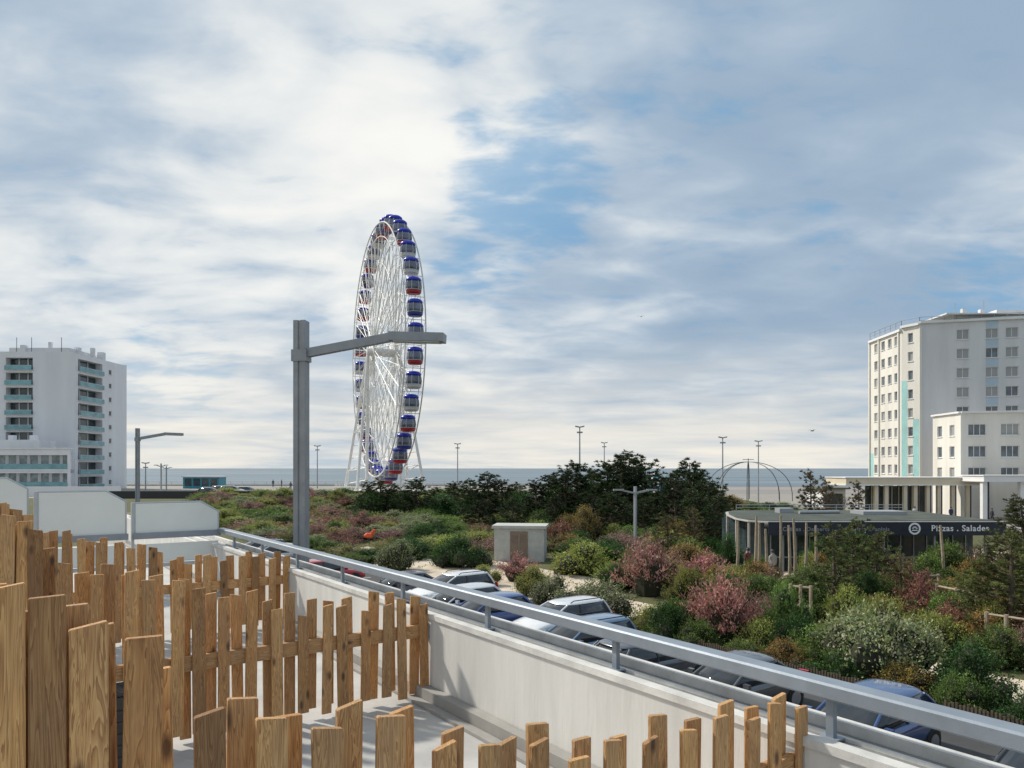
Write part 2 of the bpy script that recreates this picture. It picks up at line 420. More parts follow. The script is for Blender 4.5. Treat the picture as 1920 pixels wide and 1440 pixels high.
thing('parapet_wall', 'cream parapet of the next terrace beyond the frosted screens', 'wall', mb.mesh('parapet_far', ['plaster'], T(26, .1, -2.5)), T(26, .1, -2.5))
mb = MB(); c = T(7.6, 2.75, -1.72); mb.box(c, U * .14, NI * .13, ZV * .33)
for i in range(9): mb.box(c + ZV * (.345) + U * (-.12 + i * .03), U * .006, NI * .13, ZV * .012)
for i in range(8): mb.box(c + ZV * (-.25 + i * .07) - U * .145, U * .006, NI * .11, ZV * .012)
thing('heater_cabinet', 'small black ribbed metal box standing behind the boards', 'heater', mb.mesh('heater', ['trim'], c - ZV * .33), c - ZV * .33)

# ------------------------------------------------------------------ street lamps
def big_lamp(x, y, ztop, rot, grp='grey square street lamps', w=.105):
    lo = Vector((x, y, gh(x, y)))
    th = thing('street_lamp', 'tall grey square steel lamp post with a bent horizontal arm', 'street lamp', None, lo, rot, group=grp)
    H = ztop - lo.z
    mb = MB(); mb.abox(-w, -.022, -w, w, 0, H); mb.abox(.022, w, -w, w, 0, H)
    mb.abox(-.022, .022, -w * .8, w * .8, 0, H - .003); mb.abox(-.2, .2, -.2, .2, 0, .03)
    part('post', mb.mesh('post', ['lamp']), th)
    mb = MB(); zh = H - .60
    def bar(p, q, hw, hh):
        p = Vector(p); q = Vector(q); d = (q - p) / 2; up = Vector((-d.z, 0, d.x)).normalized()
        mb.box((p + q) / 2, d, (0, hw, 0), up * hh)
    bar((-.13, 0, zh), (1.60, 0, zh + .29), .07, .072)
    mb.abox(-w - .03, w + .03, -w - .02, w + .02, zh - .11, zh + .09)
    part('arm', mb.mesh('arm', ['lamp']), th)
    mb = MB(); mb.box((2.06, 0, zh + .275), (.475, 0, -.02), (0, .15, 0), (.004, 0, .072))
    mb.box((2.06, 0, zh + .195), (.40, 0, -.017), (0, .11, 0), (0, 0, .006), 1)
    part('lamp_head', mb.mesh('lamp_head', ['lamp', 'clearlight']), th)
    return th
big_lamp(bx(565, 13), 13, bz(602, 13), math.radians(-6))
L2 = big_lamp(bx(258, 41), 41, bz(803, 41), math.radians(-4), w=.09)
def tee_lamp(px, D, pyt, arm=1.7):
    x = bx(px, D); lo = Vector((x, D, gh(x, D))); H = bz(pyt, D) - lo.z
    th = thing('street_lamp', 'grey park lamp with two arms spreading from its post', 'street lamp', None, lo, group='park lamps')
    mb = MB(); mb.tube([(0, 0, 0), (0, 0, H)], .14, 4); part('post', mb.mesh('post', ['lampthin']), th)
    for sg in (-1, 1):
        mb = MB(); mb.box((sg * arm * .28, 0, H - .42), (sg * arm * .28, 0, .10), (0, .08, 0), (0, 0, .07))
        mb.box((sg * arm * .76, 0, H - .27), (arm * .24, 0, 0), (0, .15, 0), (0, 0, .06))
        part('lamp_head', mb.mesh('lamp_head', ['lampthin']), th)
tee_lamp(1191, 58, 912)
def mast(px, D, pyt, heads=2, tall=1.0):
    x = bx(px, D); lo = Vector((x, D, gh(x, D))); H = bz(pyt, D) - lo.z
    th = thing('street_lamp', 'slim tall promenade mast with small floodlights on top', 'street lamp', None, lo, group='promenade masts')
    mb = MB(); mb.tube([(0, 0, 0), (0, 0, H * .5), (0, 0, H)], [.15, .12, .09], 8); part('post', mb.mesh('post', ['lampthin']), th)
    mb = MB()
    for sg in (-1, 1)[:heads]:
        mb.box((sg * .4, 0, H), (.32, 0, .06 * sg), (0, .2, 0), (0, 0, .10)); mb.box((sg * .25, 0, H - .9), (.2, 0, 0), (0, .15, 0), (0, 0, .12))
    part('lamp_head', mb.mesh('lamp_head', ['lampthin']), th)
for px, D, py in ((1087, 118, 800), (1133, 165, 830), (858, 160, 832), (595, 165, 836), (1355, 125, 820), (1422, 140, 827), (273, 150, 868)):
    mast(px, D, py)
tee_lamp(302, 120, 869, 1.1)
tee_lamp(312, 150, 874, 1.1)

# ------------------------------------------------------------------ ferris wheel
R = 21.6; WC = Vector((-22.3, 130, bz(661, 130))); wd = Vector((.375, -.927, 0)).normalized(); ax = Vector((.927, .375, 0)).normalized()
fw = thing('ferris_wheel', 'tall white ferris wheel with thin spokes and splayed legs', 'ferris wheel', None, (WC.x, WC.y, 2)); o = fw.location.copy()
def wp(r, a, off): return WC + wd * (r * math.cos(a)) + ZV * (r * math.sin(a)) + ax * off
for off in (-1.55, 1.55):
    mb = MB(); mb.axis = ax
    mb.tube([wp(R, 2 * math.pi * i / 114, off) for i in range(114)], .11, 6, closed=True)
    mb.tube([wp(R - 2.3, 2 * math.pi * i / 114, off) for i in range(114)], .075, 5, closed=True)
    for i in range(76):
        a = 2 * math.pi * i / 76; b2 = 2 * math.pi * (i + 1) / 76
        mb.tube([wp(R if i % 2 else R - 2.3, a, off), wp(R - 2.3 if i % 2 else R, b2, off)], .03, 4)
    if off > 0:
        for i in range(38):
            a = 2 * math.pi * (i + .5) / 38
            mb.tube([wp(R, a, -1.5), wp(R, a, 1.55)], .05, 4); mb.tube([wp(R - 2.3, a, -1.5), wp(R - 2.3, a, 1.55)], .045, 4)
    part('rim', mb.mesh('rim', ['wheelwhite'], o), fw)
mb = MB()
for off in (-1.55, 1.55):
    for i in range(38):
        a = 2 * math.pi * (i + .5) / 38; h = 1.5 if off > 0 else -1.5
        mb.tube([wp(.9, a + .8 * (1 if i % 2 else -1), h * 1.3), wp(R - 2.3, a, off)], .055, 4)
        mb.tube([wp(5 + 4 * (i % 2), a, off * .9), wp(R - 2.3, a + 2 * math.pi / 38, off)], .035, 4)
    for i in range(19):
        a = 2 * math.pi * i / 19
        mb.tube([wp(.9, a, 1.9 if off > 0 else -1.9), wp(R - 2.3, a, -off)], .045, 4)
mb.axis = ax
for rr in (6, 10.5, 15.0):
    for off in (-1.4, 1.4): mb.tube([wp(rr, 2 * math.pi * i / 38, off * 1.05) for i in range(38)], .055, 4, closed=True)
part('spokes', mb.mesh('spokes', ['wheelwhite'], o), fw)
mb = MB(); mb.tube([WC - ax * 3, WC - ax * 2.2, WC + ax * 2.2, WC + ax * 3], [.6, .75, .75, .6], 16)
for off in (-2, 2): mb.tube([WC + ax * (off - .12), WC + ax * (off + .12)], 1.5, 24)
part('hub', mb.mesh('hub', ['wheelwhite'], o), fw)
for sa in (-1, 1):
    for sw in (-1, 1):
        mb = MB(); top = WC + ax * sa * 2.8; bot = Vector((WC.x, WC.y, 2)) + ax * sa * 5.8 + wd * sw * 6
        mb.tube([top, bot], [.2, .27], 8); part('support_leg', mb.mesh('support_leg', ['wheelwhite'], o), fw)
    mb = MB(); top = WC + ax * sa * 2.8
    bot = Vector((WC.x, WC.y, 2)) + ax * sa * 3.0
    mb.tube([top, bot], .28, 8)
    for k in range(8):
        f0 = .25 + .09 * k; a1 = top.lerp(Vector((WC.x, WC.y, 2)) + ax * sa * 5.8 + wd * 6, f0); a2 = top.lerp(Vector((WC.x, WC.y, 2)) + ax * sa * 5.8 - wd * 6, f0 + .05)
        if k % 3 == 0: mb.tube([a1, a2], .10, 5)
        mb.tube([a2, top.lerp(bot, f0 + .02)], .07, 4); mb.tube([a1, top.lerp(bot, f0 + .02)], .07, 4)
    part('support_leg', mb.mesh('support_leg', ['wheelwhite'], o), fw)
mb = MB(); b0 = Vector((WC.x, WC.y, 2.35)); mb.box(b0, ax * 7.5, wd * 9, ZV * .33)
for k in range(12): 
    mb.tube([b0 + ax * -7 + wd * (-8.8 + k * 1.6), b0 + ax * -7 + wd * (-8.8 + k * 1.6) + ZV * 1.4], .05, 4)
part('platform', mb.mesh('platform', ['wheelwhite'], o), fw)
# gondola
def sup(r, ang, z, sq=.55):
    c, s_ = math.cos(ang), math.sin(ang)
    k = (abs(c) ** (2 / sq / 1.8) + abs(s_) ** (2 / sq / 1.8)) ** (-(sq * 1.8) / 2)
    return (r * c * k * 1.08, r * s_ * k * .95, z * .95)
def rev(mb, prof, n=20, mat=0): mb.ring([[sup(r, 2 * math.pi * (q + .5) / n, z) for q in range(n)] for r, z in prof], mat)
ang = math.atan2(ax.y, ax.x)
gd = thing('gondola', 'enclosed cabin with blue roof, glass sides and coloured base', 'gondola', None, wp(R, 0, 0), ang, group='cabins of the ferris wheel')
mb = MB(); rev(mb, [(.5, -1.40), (.85, -1.36), (1.04, -1.15), (1.09, -.74), (1.08, -.70)]); part('tub', mb.mesh('tub', ['tub'], smooth=False), gd)
mb = MB(); rev(mb, [(1.04, -.71), (1.10, -.2), (1.04, .4), (.92, .74)]); part('window', mb.mesh('window', ['gonglass'], smooth=True), gd)
mb = MB()
for q in range(4):
    for dd in (-.33, .33):
        an = q * math.pi / 2 + math.pi / 4 + dd
        mb.tube([Vector(sup(1.08, an, -.71)), Vector(sup(1.135, an, -.2)), Vector(sup(1.07, an, .4)), Vector(sup(.95, an, .74))], .05, 4)
for z, r in ((-.71, 1.10), (.70, .97)):
    mb.ring([[sup(r, 2 * math.pi * (q + .5) / 20, z - .04) for q in range(20)], [sup(r + .02, 2 * math.pi * (q + .5) / 20, z) for q in range(20)], [sup(r, 2 * math.pi * (q + .5) / 20, z + .04) for q in range(20)]])
part('frame', mb.mesh('frame', ['gframe']), gd)
mb = MB(); rev(mb, [(.99, .64), (1.09, .80), (1.02, 1.06), (.74, 1.30), (.25, 1.39)]); part('roof', mb.mesh('roof', ['blueroof'], smooth=True), gd)
gcols = [(.34, .012, .02), (.03, .03, .12), (.34, .012, .02), (.55, .55, .55), (.34, .015, .02), (.02, .03, .22)]
def colour_children(o, c):
    for ch in o.children: ch.color = (*c, 1)
for i in range(1, 38):
    g = copy_tree(gd, wp(R, 2 * math.pi * i / 38, 0), ang); colour_children(g, gcols[(i * 5 + i // 4) % 6])
colour_children(gd, gcols[0])

# ------------------------------------------------------------------ facades
def facade(mb, p0, p1, z0, z1, ops, mat=0, depth=.22):
    p0 = Vector((*p0, 0)); p1 = Vector((*p1, 0)); d = (p1 - p0); Lg = d.length; d.normalize(); inn = Vector((-d.y, d.x, 0))
    us = sorted(set([0, Lg] + [x for q in ops for x in (q[0], q[1])])); vs = sorted(set([z0, z1] + [x for q in ops for x in (q[2], q[3])]))
    P = lambda u, v, dp=0: p0 + d * u + inn * dp + ZV * v
    for i in range(len(us) - 1):
        for j in range(len(vs) - 1):
            cu = (us[i] + us[i + 1]) / 2; cv = (vs[j] + vs[j + 1]) / 2
            if any(q[0] < cu < q[1] and q[2] < cv < q[3] for q in ops): continue
            mb.poly([P(us[i], vs[j]), P(us[i + 1], vs[j]), P(us[i + 1], vs[j + 1]), P(us[i], vs[j + 1])], mat)
    for q in ops:
        a, bb, c, e = q[:4]; dp = q[4] if len(q) > 4 else depth
        for (u1, v1), (u2, v2) in (((a, c), (bb, c)), ((bb, c), (bb, e)), ((bb, e), (a, e)), ((a, e), (a, c))):
            mb.poly([P(u1, v1), P(u2, v2), P(u2, v2, dp), P(u1, v1, dp)], mat)
    return P, math.atan2(d.y, d.x)
wcache = {}
def window_mesh(w, h, split=2, gl='winglass'):
    key = (round(w, 2), round(h, 2), split, gl)
    if key in wcache: return wcache[key]
    mb = MB(); f = .07
    mb.abox(-w / 2, w / 2, .02, .06, 0, h, 1)
    mb.abox(-w / 2, w / 2, -.03, .018, 0, f); mb.abox(-w / 2, w / 2, -.03, .018, h - f, h)
    for k in range(split + 1):
        x = -w / 2 + k * w / split; x0 = max(-w / 2, x - f / 2); x1 = min(w / 2, x + f / 2)
        if k == 0: x1 = x0 + f
        if k == split: x0 = x1 - f
        mb.abox(x0, x1, -.028, .016, f, h - f)
    mb.abox(-w / 2 - .08, w / 2 + .08, -.30, -.16, -.1, -.003)
    wcache[key] = mb.mesh('window', ['white', gl]); return wcache[key]
def add_windows(parent, P, rot, ops, split=2, gl='winglass', dp=.19):
    for q in ops:
        me = window_mesh(q[1] - q[0], q[3] - q[2], split, gl)
        part('window', me, parent, P((q[0] + q[1]) / 2, q[2], dp) - parent.location, rot)
def cap(mb, pts, z, mat): mb.poly([(x, y, z) for x, y in pts], mat)
def railing(mb, pts, z, h, mat=0, step=2.0, r=.03):
    for a, b2 in zip(pts[:-1], pts[1:]):
        a = Vector((*a, z)); b2 = Vector((*b2, z)); n = max(1, int((b2 - a).length / step))
        mb.tube([a + ZV * h, b2 + ZV * h], r, 4, mat); mb.tube([a + ZV * h * .5, b2 + ZV * h * .5], r * .7, 4, mat)
        for k in range(n + 1): q = a.lerp(b2, k / n); mb.tube([q, q + ZV * h], r, 4, mat)

# right-hand apartment tower
A = (60.9, 127); B = (60.5, 116); C_ = (61.8, 113.2); Dd = (88, 106); E = (92, 126); Fp = (76, 136)
rt = thing('apartment_building', 'tall pale apartment block with faceted corner and teal stripes', 'building', None, (72, 118, 0)); o = rt.location.copy()
rows = [25.8 - 2.88 * i for i in range(8)]
opsL = [(u, u + 1.25, z, z + 1.45) for z in rows for u in (1.6, 4.2, 6.5, 8.7)]
opsC = [(1.1, 1.95, z, z + 1.45) for z in rows]
opsF = [(u, u + 1.65, z, z + 1.45) for z in rows for u in (5.0, 8.85, 11.45, 14.6, 18.5, 21.5)]
mb = MB(); ztp = 28.5
PL, rL = facade(mb, A, B, 0, ztp - .7, opsL); PC, rC = facade(mb, B, C_, 0, ztp - .2, opsC); PF, rF = facade(mb, C_, Dd, 0, ztp, opsF, 1)  # front facet gets the greyer wall, its shade painted in
facade(mb, Dd, E, 0, ztp, []); facade(mb, E, Fp, 0, ztp, []); facade(mb, Fp, A, 0, ztp, [])
part('wall', mb.mesh('wall', ['bcream', 'bgrey'], o), rt)
mb = MB(); cap(mb, [A, B, C_, Dd, E, Fp], ztp - 1.0, 0)
def coping(a, b2, z, w=.35, h=.18, mat=1):
    a = Vector((*a, z)); b2 = Vector((*b2, z)); d = (b2 - a) / 2; n = Vector((-d.y, d.x, 0)).normalized()
    mb.box((a + b2) / 2, d, n * w, ZV * h, mat)
coping(A, B, ztp - .55); coping(B, C_, ztp - .1); coping(C_, Dd, ztp + .1)
mb.abox(66, 84, 112, 122, ztp - 1, ztp + .9, 2); mb.abox(64.5, 85.5, 110.8, 123, ztp + .9, ztp + 1.08, 1)
mb.abox(74, 79, 114, 120, ztp + 1.08, ztp + 2.2, 2)
for x, y in ((68, 112.5), (71, 113), (82, 112.5)): mb.abox(x - .3, x + .3, y - .3, y + .3, ztp + 1.08, ztp + 2.0, 2)
part('roof', mb.mesh('roof', ['roof', 'white', 'bgrey'], o), rt)
mb = MB(); railing(mb, [A, B, C_, (86, 106.8)], ztp - .1, 1.0, step=1.6, r=.045)
mb.tube([(72, 114, ztp), (72, 114, ztp + 3.6)], .05, 5); mb.tube([(67, 113, ztp), (67, 113, ztp + 3.0)], .05, 5)
part('roof_railing', mb.mesh('roof_railing', ['lampthin'], o), rt)
add_windows(rt, PL, rL, opsL); add_windows(rt, PC, rC, opsC, 1); add_windows(rt, PF, rF, opsF)
def panel(P, u0, u1, z0, z1, mm, lab):
    mb = MB(); mb.poly([P(u0, z0, -.012), P(u1, z0, -.012), P(u1, z1, -.012), P(u0, z1, -.012)])
    c = P((u0 + u1) / 2, z0); part('painted_stripe', mb.mesh('painted_stripe', [mm], c), rt, c - rt.location, label=lab)
panel(PC, .03, 1.0, 0, 20, 'teal', 'tall teal painted stripe'); panel(PC, 2.0, 3.0, 0, 14, 'teal', 'tall teal painted stripe')
panel(PL, 0.1, 1.3, 0, 9, 'teal', 'short teal painted stripe')
for z in rows + [rows[-1] - 2.88]:
    panel(PF, 8.85, 10.5, z + 1.55, z + 2.75, 'pblue', None)
mb = MB()
for P, u in ((PL, 3.5), (PL, 10.3), (PL, .05), (PF, .1)):
    c = P(u, 13.9, -.12); mb.box(c, (P(u + 1, 14) - P(u, 14)) * .16, (P(u, 14, 1) - P(u, 14)) * .118, ZV * 13.9)
part('pier', mb.mesh('pier', ['bcream'], o), rt)

# low annex
a0 = (60.3, 107); a1 = (60.1, 100); a2 = (86, 94); a3 = (87, 105.6)
an = thing('apartment_building', 'low cream three storey wing with wide windows', 'building', None, (72, 102, 0)); o = an.location.copy()
zr = [10.9, 8.0, 5.1]
opsA = [(u, u + 2.15, z, z + 1.5) for z in zr for u in (.9, 4.8, 8.9, 13, 17, 21)]
opsB = [(u, u + 1.2, z, z + 1.5) for z in zr for u in (1.2, 4.3)]
mb = MB(); PB, rB = facade(mb, a0, a1, 0, 13.9, opsB); PA, rA = facade(mb, a1, a2, 0, 13.9, opsA); facade(mb, a2, a3, 0, 13.9, []); facade(mb, a3, a0, 0, 13.9, [])
part('wall', mb.mesh('wall', ['bcream'], o), an)
mb = MB(); cap(mb, [a0, a1, a2, a3], 13.6, 0); coping(a0, a1, 14.0, .3, .12); coping(a1, a2, 14.0, .3, .12)
mb.abox(69.5, 71.2, 99.5, 101, 13.6, 15.1, 2)
part('roof', mb.mesh('roof', ['roof', 'white', 'trim'], o), an)
add_windows(an, PA, rA, opsA, 3); add_windows(an, PB, rB, opsB, 1)

# canopy with columns
def canopy(x0, x1, y0, y1, z0, z1, cols, label, mat='canopy', dark=True):
    th = thing('entrance_canopy', label, 'canopy', None, ((x0 + x1) / 2, y0, 0)); o = th.location.copy()
    mb = MB(); mb.abox(x0, x1, y0, y1, z0, z1); mb.abox(x0 - .12, x1 + .12, y0 - .12, y1 + .1, z1, z1 + .12, 1); mb.abox(x0 - .1, x1 + .1, y0 - .1, y1, z0 - .14, z0, 1)
    part('canopy_slab', mb.mesh('canopy_slab', [mat, 'white'], o), th)
    for x, w in cols:
        mb = MB(); mb.abox(x - w, x + w, y0 + .4, y0 + .4 + 2 * w, .0, z0 - .14, 0); mb.abox(x + w, x + w * 1.9, y0 + .43, y0 + .35 + 2 * w, 0, z0 - .14, 1)
        part('column', mb.mesh('column', ['canopy' if mat == 'canopy' else 'white', 'navy'], (x, y0 + .4, 0)), th, Vector((x, y0 + .4, 0)) - o)
    if dark:
        mb = MB(); n = 9; ww = (x1 - x0 - 9) / n
        for k in range(n):
            mb.abox(x0 + 5 + k * ww, x0 + 5 + (k + .86) * ww, y1 - .6, y1 - .5, .05, z0 - .3, 0)
            mb.abox(x0 + 5 + (k + .86) * ww, x0 + 5 + (k + 1) * ww, y1 - .75, y1 - .4, .0, z0 - .142, 1)
        part('glazed_front', mb.mesh('glazed_front', ['darkglass', 'canopy'], o), th)
canopy(42.5, 59.6, 95, 101, 4.45, 5.25, [(46.6, .22), (47.9, .22), (50.3, .22), (51.6, .22), (53.2, .22), (54.6, .22), (56.4, .22), (58.3, .22)], 'long cream flat canopy on paired columns before the tower')
canopy(57.2, 78, 90.5, 95.5, 5.0, 5.55, [(57.6, .28), (62.2, .28), (66.5, .28)], 'white entrance canopy on square columns', 'white', False)
mb = MB(); mb.abox(43, 46, 103, 109, 0, 3.6); mb.abox(42.6, 46.4, 102.6, 109.4, 3.6, 3.85, 1); mb.abox(43.3, 45.6, 102.94, 102.99, .8, 3, 2)
thing('kiosk', 'small white flat roofed kiosk by the canopy', 'kiosk', mb.mesh('kiosk', ['white', 'roof', 'darkglass'], (44, 105, 0)), (44, 105, 0))

# left-hand tower
lt = thing('apartment_building', 'white apartment tower with green glass balconies', 'building', None, (-97, 157, 2)); o = lt.location.copy()
c0 = (-110, 147.6); c1 = (-86.7, 148); c2 = (-86.2, 167); c3 = (-110, 168); zt = 29.6
fl = [27.0 - 2.95 * i - 1.1 for i in range(9)]
opsF = [(9.8, 15.1, z, z + 2.5, 1.5) for z in fl]
opsR = [(1.2, 9.6, z, z + 2.5, 1.5) for z in fl]
opsS = [(12.0, 13.1, z + .7, z + 1.75, .2) for z in fl]
mb = MB(); P1, r1 = facade(mb, c0, c1, 2, zt, opsF); P2, r2 = facade(mb, c1, c2, 2, zt - .2, opsR + opsS); facade(mb, c2, c3, 2, zt, []); facade(mb, c3, c0, 2, zt, [])
part('wall', mb.mesh('wall', ['bwhite'], o), lt)
mb = MB(); cap(mb, [c0, c1, c2, c3], zt - .4, 0); mb.abox(-101, -89, 150, 162, zt - .4, zt + 1.1, 1)
for x, y, w, h in ((-89, 153, .5, 1.6), (-87.6, 156, .35, 2.0), (-88, 160, .6, 1.7), (-93, 150.5, .3, 2.3), (-98, 150, .5, 1.6)): mb.abox(x - w, x + w, y - w, y + w, zt - .4, zt + h, 1)
for x in (-99.5, -96.5, -90.5): mb.tube([(x, 150, zt), (x, 150, zt + 3.2)], .06, 4, 2)
part('roof', mb.mesh('roof', ['roof', 'bwhite', 'trim'], o), lt)
add_windows(lt, P2, r2, opsS, 1, 'darkglass', .15)
for P, ops in ((P1, opsF), (P2, opsR)):
    for q in ops:
        mb = MB(); a, b2, c, e, dp = q
        mb.poly([P(a, c, dp), P(b2, c, dp), P(b2, e, dp), P(a, e, dp)], 2)
        for k in (.33, .66): u = a + (b2 - a) * k; mb.box(P(u, (c + e) / 2, dp - .05), (P(1, 0) - P(0, 0)) * .12, (P(0, 0, 1) - P(0, 0)) * .04, ZV * (e - c) / 2 * .99, 0)
        d = P(1, 0) - P(0, 0); iv = P(0, 0, 1) - P(0, 0)
        mb.box(P((a + b2) / 2, c + .02, .3), d * ((b2 - a) / 2 - .003), iv * .75, ZV * .05, 0)
        mb.box(P((a + b2) / 2, c + .48, -.43), d * ((b2 - a) / 2 - .003), iv * .02, ZV * .46, 1)
        mb.box(P((a + b2) / 2, c + .96, -.43), d * ((b2 - a) / 2), iv * .02, ZV * .02, 0)
        part('balcony', mb.mesh('balcony', ['bwhite', 'tealglass', 'darkglass'], P((a + b2) / 2, c)), lt, P((a + b2) / 2, c) - o)
# low wing of left tower
lw = thing('apartment_building', 'low white wing with long glazed balconies', 'building', None, (-95, 140, 2)); o = lw.location.copy()
c0 = (-112, 136); c1 = (-80.4, 136); c2 = (-86.9, 146.5); c3 = (-112, 146.5)
opsW = [(3, 31, 6.3, 8.9, 1.6), (3, 31, 3.0, 5.6, 1.6)]
mb = MB(); P1, r1 = facade(mb, c0, c1, 2, 10.0, opsW); facade(mb, c1, c2, 2, 10.0, []); facade(mb, c3, c0, 2, 10.0, []); facade(mb, c2, c3, 2, 10.0, [])
part('wall', mb.mesh('wall', ['bwhite'], o), lw)
mb = MB(); cap(mb, [c0, c1, c2, c3], 9.9, 0); mb.abox(-112.2, -80.2, 135.8, 136.6, 10.0, 10.25, 1); mb.abox(-100, -88, 139, 144, 9.9, 11.8, 1)
for x in (-97, -94, -90): mb.abox(x - .5, x + .5, 140, 141, 11.8, 12.7, 1)
part('roof', mb.mesh('roof', ['roof', 'bwhite'], o), lw)
for q in opsW:
    mb = MB(); a, b2, c, e, dp = q
    mb.poly([P1(a, c, dp), P1(b2, c, dp), P1(b2, e, dp), P1(a, e, dp)], 2)
    for k in range(15): u = a + (b2 - a) * k / 14; mb.box(P1(u, (c + e) / 2, dp - .06), (.3, 0, 0), (0, .04, 0), ZV * (e - c) / 2 * .99, 0)
    mb.box(P1((a + b2) / 2, c + .5, -.1), ((b2 - a) / 2, 0, 0), (0, .02, 0), ZV * .5, 1); mb.box(P1((a + b2) / 2, c - .1, -.05), ((b2 - a) / 2, 0, 0), (0, .1, 0), ZV * .12, 0)
    part('balcony', mb.mesh('balcony', ['bwhite', 'tealglass', 'paleglass'], P1(15, c)), lw, P1(15, c) - o)

# ------------------------------------------------------------------ restaurant pavilion
def textmesh(body, size, mat):
    cu = bpy.data.curves.new('txt', 'FONT'); cu.body = body; cu.size = size; cu.extrude = .012; cu.align_x = 'LEFT'; cu.space_character = 1.12; cu.offset = .008
    ob = bpy.data.objects.new('txt', cu); COL.objects.link(ob)
    dg = bpy.context.evaluated_depsgraph_get(); dg.update()
    me = bpy.data.meshes.new_from_object(ob.evaluated_get(dg)); me.materials.clear(); me.materials.append(M[mat])
    bpy.data.objects.remove(ob); me.transform(Matrix.Rotation(math.radians(90), 4, 'X')); return me
RY = 45.0
rs = thing('restaurant_pavilion', 'low flat roofed restaurant with a dark lettered fascia', 'restaurant', None, (22, 50, 0)); o = rs.location.copy()
x0, x1 = bx(1440, RY), bx(1885, RY)
mb = MB(); mb.abox(x0 + .6, x1 - .6, RY + 2.2, RY + 12, 0, 2.75, 0)
for k in range(5):
    xx = x0 + 1 + k * (x1 - x0 - 2) / 4; mb.abox(xx - .05, xx + .05, RY + .3, RY + .4, 0, 2.6, 2)
for k in range(16):
    xx = x0 + .9 + k * (x1 - x0 - 2) / 15; mb.abox(xx - .03, xx + .03, RY + 2.12, RY + 2.19, 0, 2.7, 2)
mb.abox(x0 + .7, x1 - .7, RY + 2.1, RY + 2.18, .85, .93, 2)
part('wall', mb.mesh('wall', ['darkglass', 'pole', 'lampthin'], o), rs)
mb = MB(); ring0 = [(x0, RY), (x1, RY), (x1 + .6, RY + 12), (x0 + 1.6, RY + 12), (x0 + .3, RY + 10), (x0 - .5, RY + 7), (x0 - 1.1, RY + 3), (x0 - .9, RY + 1)]
mb.ring([[(x, y, 3.20) for x, y in ring0], [(x, y, 3.28) for x, y in ring0]], 0)
cx, cy = 22, 51
inner = [(cx + (x - cx) * .975, cy + (y - cy) * .95) for x, y in ring0]
mb.ring([[(x, y, 3.28) for x, y in inner], [(x, y, 3.32) for x, y in inner]], 1)
mb.abox(24, 27, RY + 6, RY + 8, 3.32, 3.55, 2); mb.abox(19, 20, RY + 8, RY + 9, 3.32, 3.65, 2); mb.tube([(20, RY + 7, 3.43), (23, RY + 7.5, 3.43)], .12, 8, 2)
part('roof', mb.mesh('roof', ['kerb', 'roofgreen', 'lampthin'], o), rs)
mb = MB(); mb.abox(x0, x1, RY - .10, RY - .02, 2.46, 3.26); mb.abox(x0 - .02, x1 + .02, RY - .13, RY - .012, 3.26, 3.285, 1)
part('fascia', mb.mesh('fascia', ['navy', 'lampthin'], o), rs)
for body, px, size, mt in (('Crêpes . Desserts', 1466, .34, 'letterdim'), ('Gaufres . Paninis', 1585, .34, 'letterdim'), ('Pizzas . Salades', 1744, .50, 'letter')):
    part('lettering', textmesh(body, size, mt), rs, Vector((bx(px, RY), RY - .115, 2.73)) - o)
mb = MB(); lc = Vector((bx(1713, RY), RY - .115, 2.87))
ring = lambda r, y: [lc + Vector((r * math.cos(a), y, r * math.sin(a))) for a in np.linspace(0, 2 * math.pi, 25)[:-1]]
mb.ring([ring(.36, 0), ring(.36, -.01)], 0); mb.ring([ring(.25, -.011), ring(.25, -.014)], 1)
for a in np.linspace(.3, 2.8, 6): mb.box(lc + Vector((.13 * math.cos(a), -.017, .13 * math.sin(a) - .03)), (.05 * math.cos(a), 0, .05 * math.sin(a)), (0, .002, 0), (-.02 * math.sin(a), 0, .02 * math.cos(a)), 0)
mb.box(lc + Vector((0, -.017, -.1)), (.16, 0, 0), (0, .002, 0), (0, 0, .03), 0)
part('emblem', mb.mesh('emblem', ['letter', 'navy'], lc), rs, lc - o)
mb = MB()
for x, y in [(x0 - 1.0, RY + 3), (x0 - .5, RY + 6.8), (x0 - .8, RY + 1.1)]: mb.abox(x - .06, x + .06, y - .06, y + .06, 0, 3.2, 0)
mb.ring([[(x0 + .6, RY + 2.4, z), (x0 - .3, RY + 3.2, z), (x0 + .2, RY + 7, z), (x0 + .5, RY + 11, z), (x0 + .6, RY + 11.5, z)] for z in (0, 3.19)], 1)
part('glazed_end', mb.mesh('glazed_end', ['kerb', 'darkglass'], o), rs)
mb = MB(); railing(mb, [(x0 + 1.6, RY + 11.7), (x1, RY + 11.8)], 3.32, .4, step=2.2, r=.025)
part('roof_railing', mb.mesh('roof_railing', ['lampthin'], o), rs)

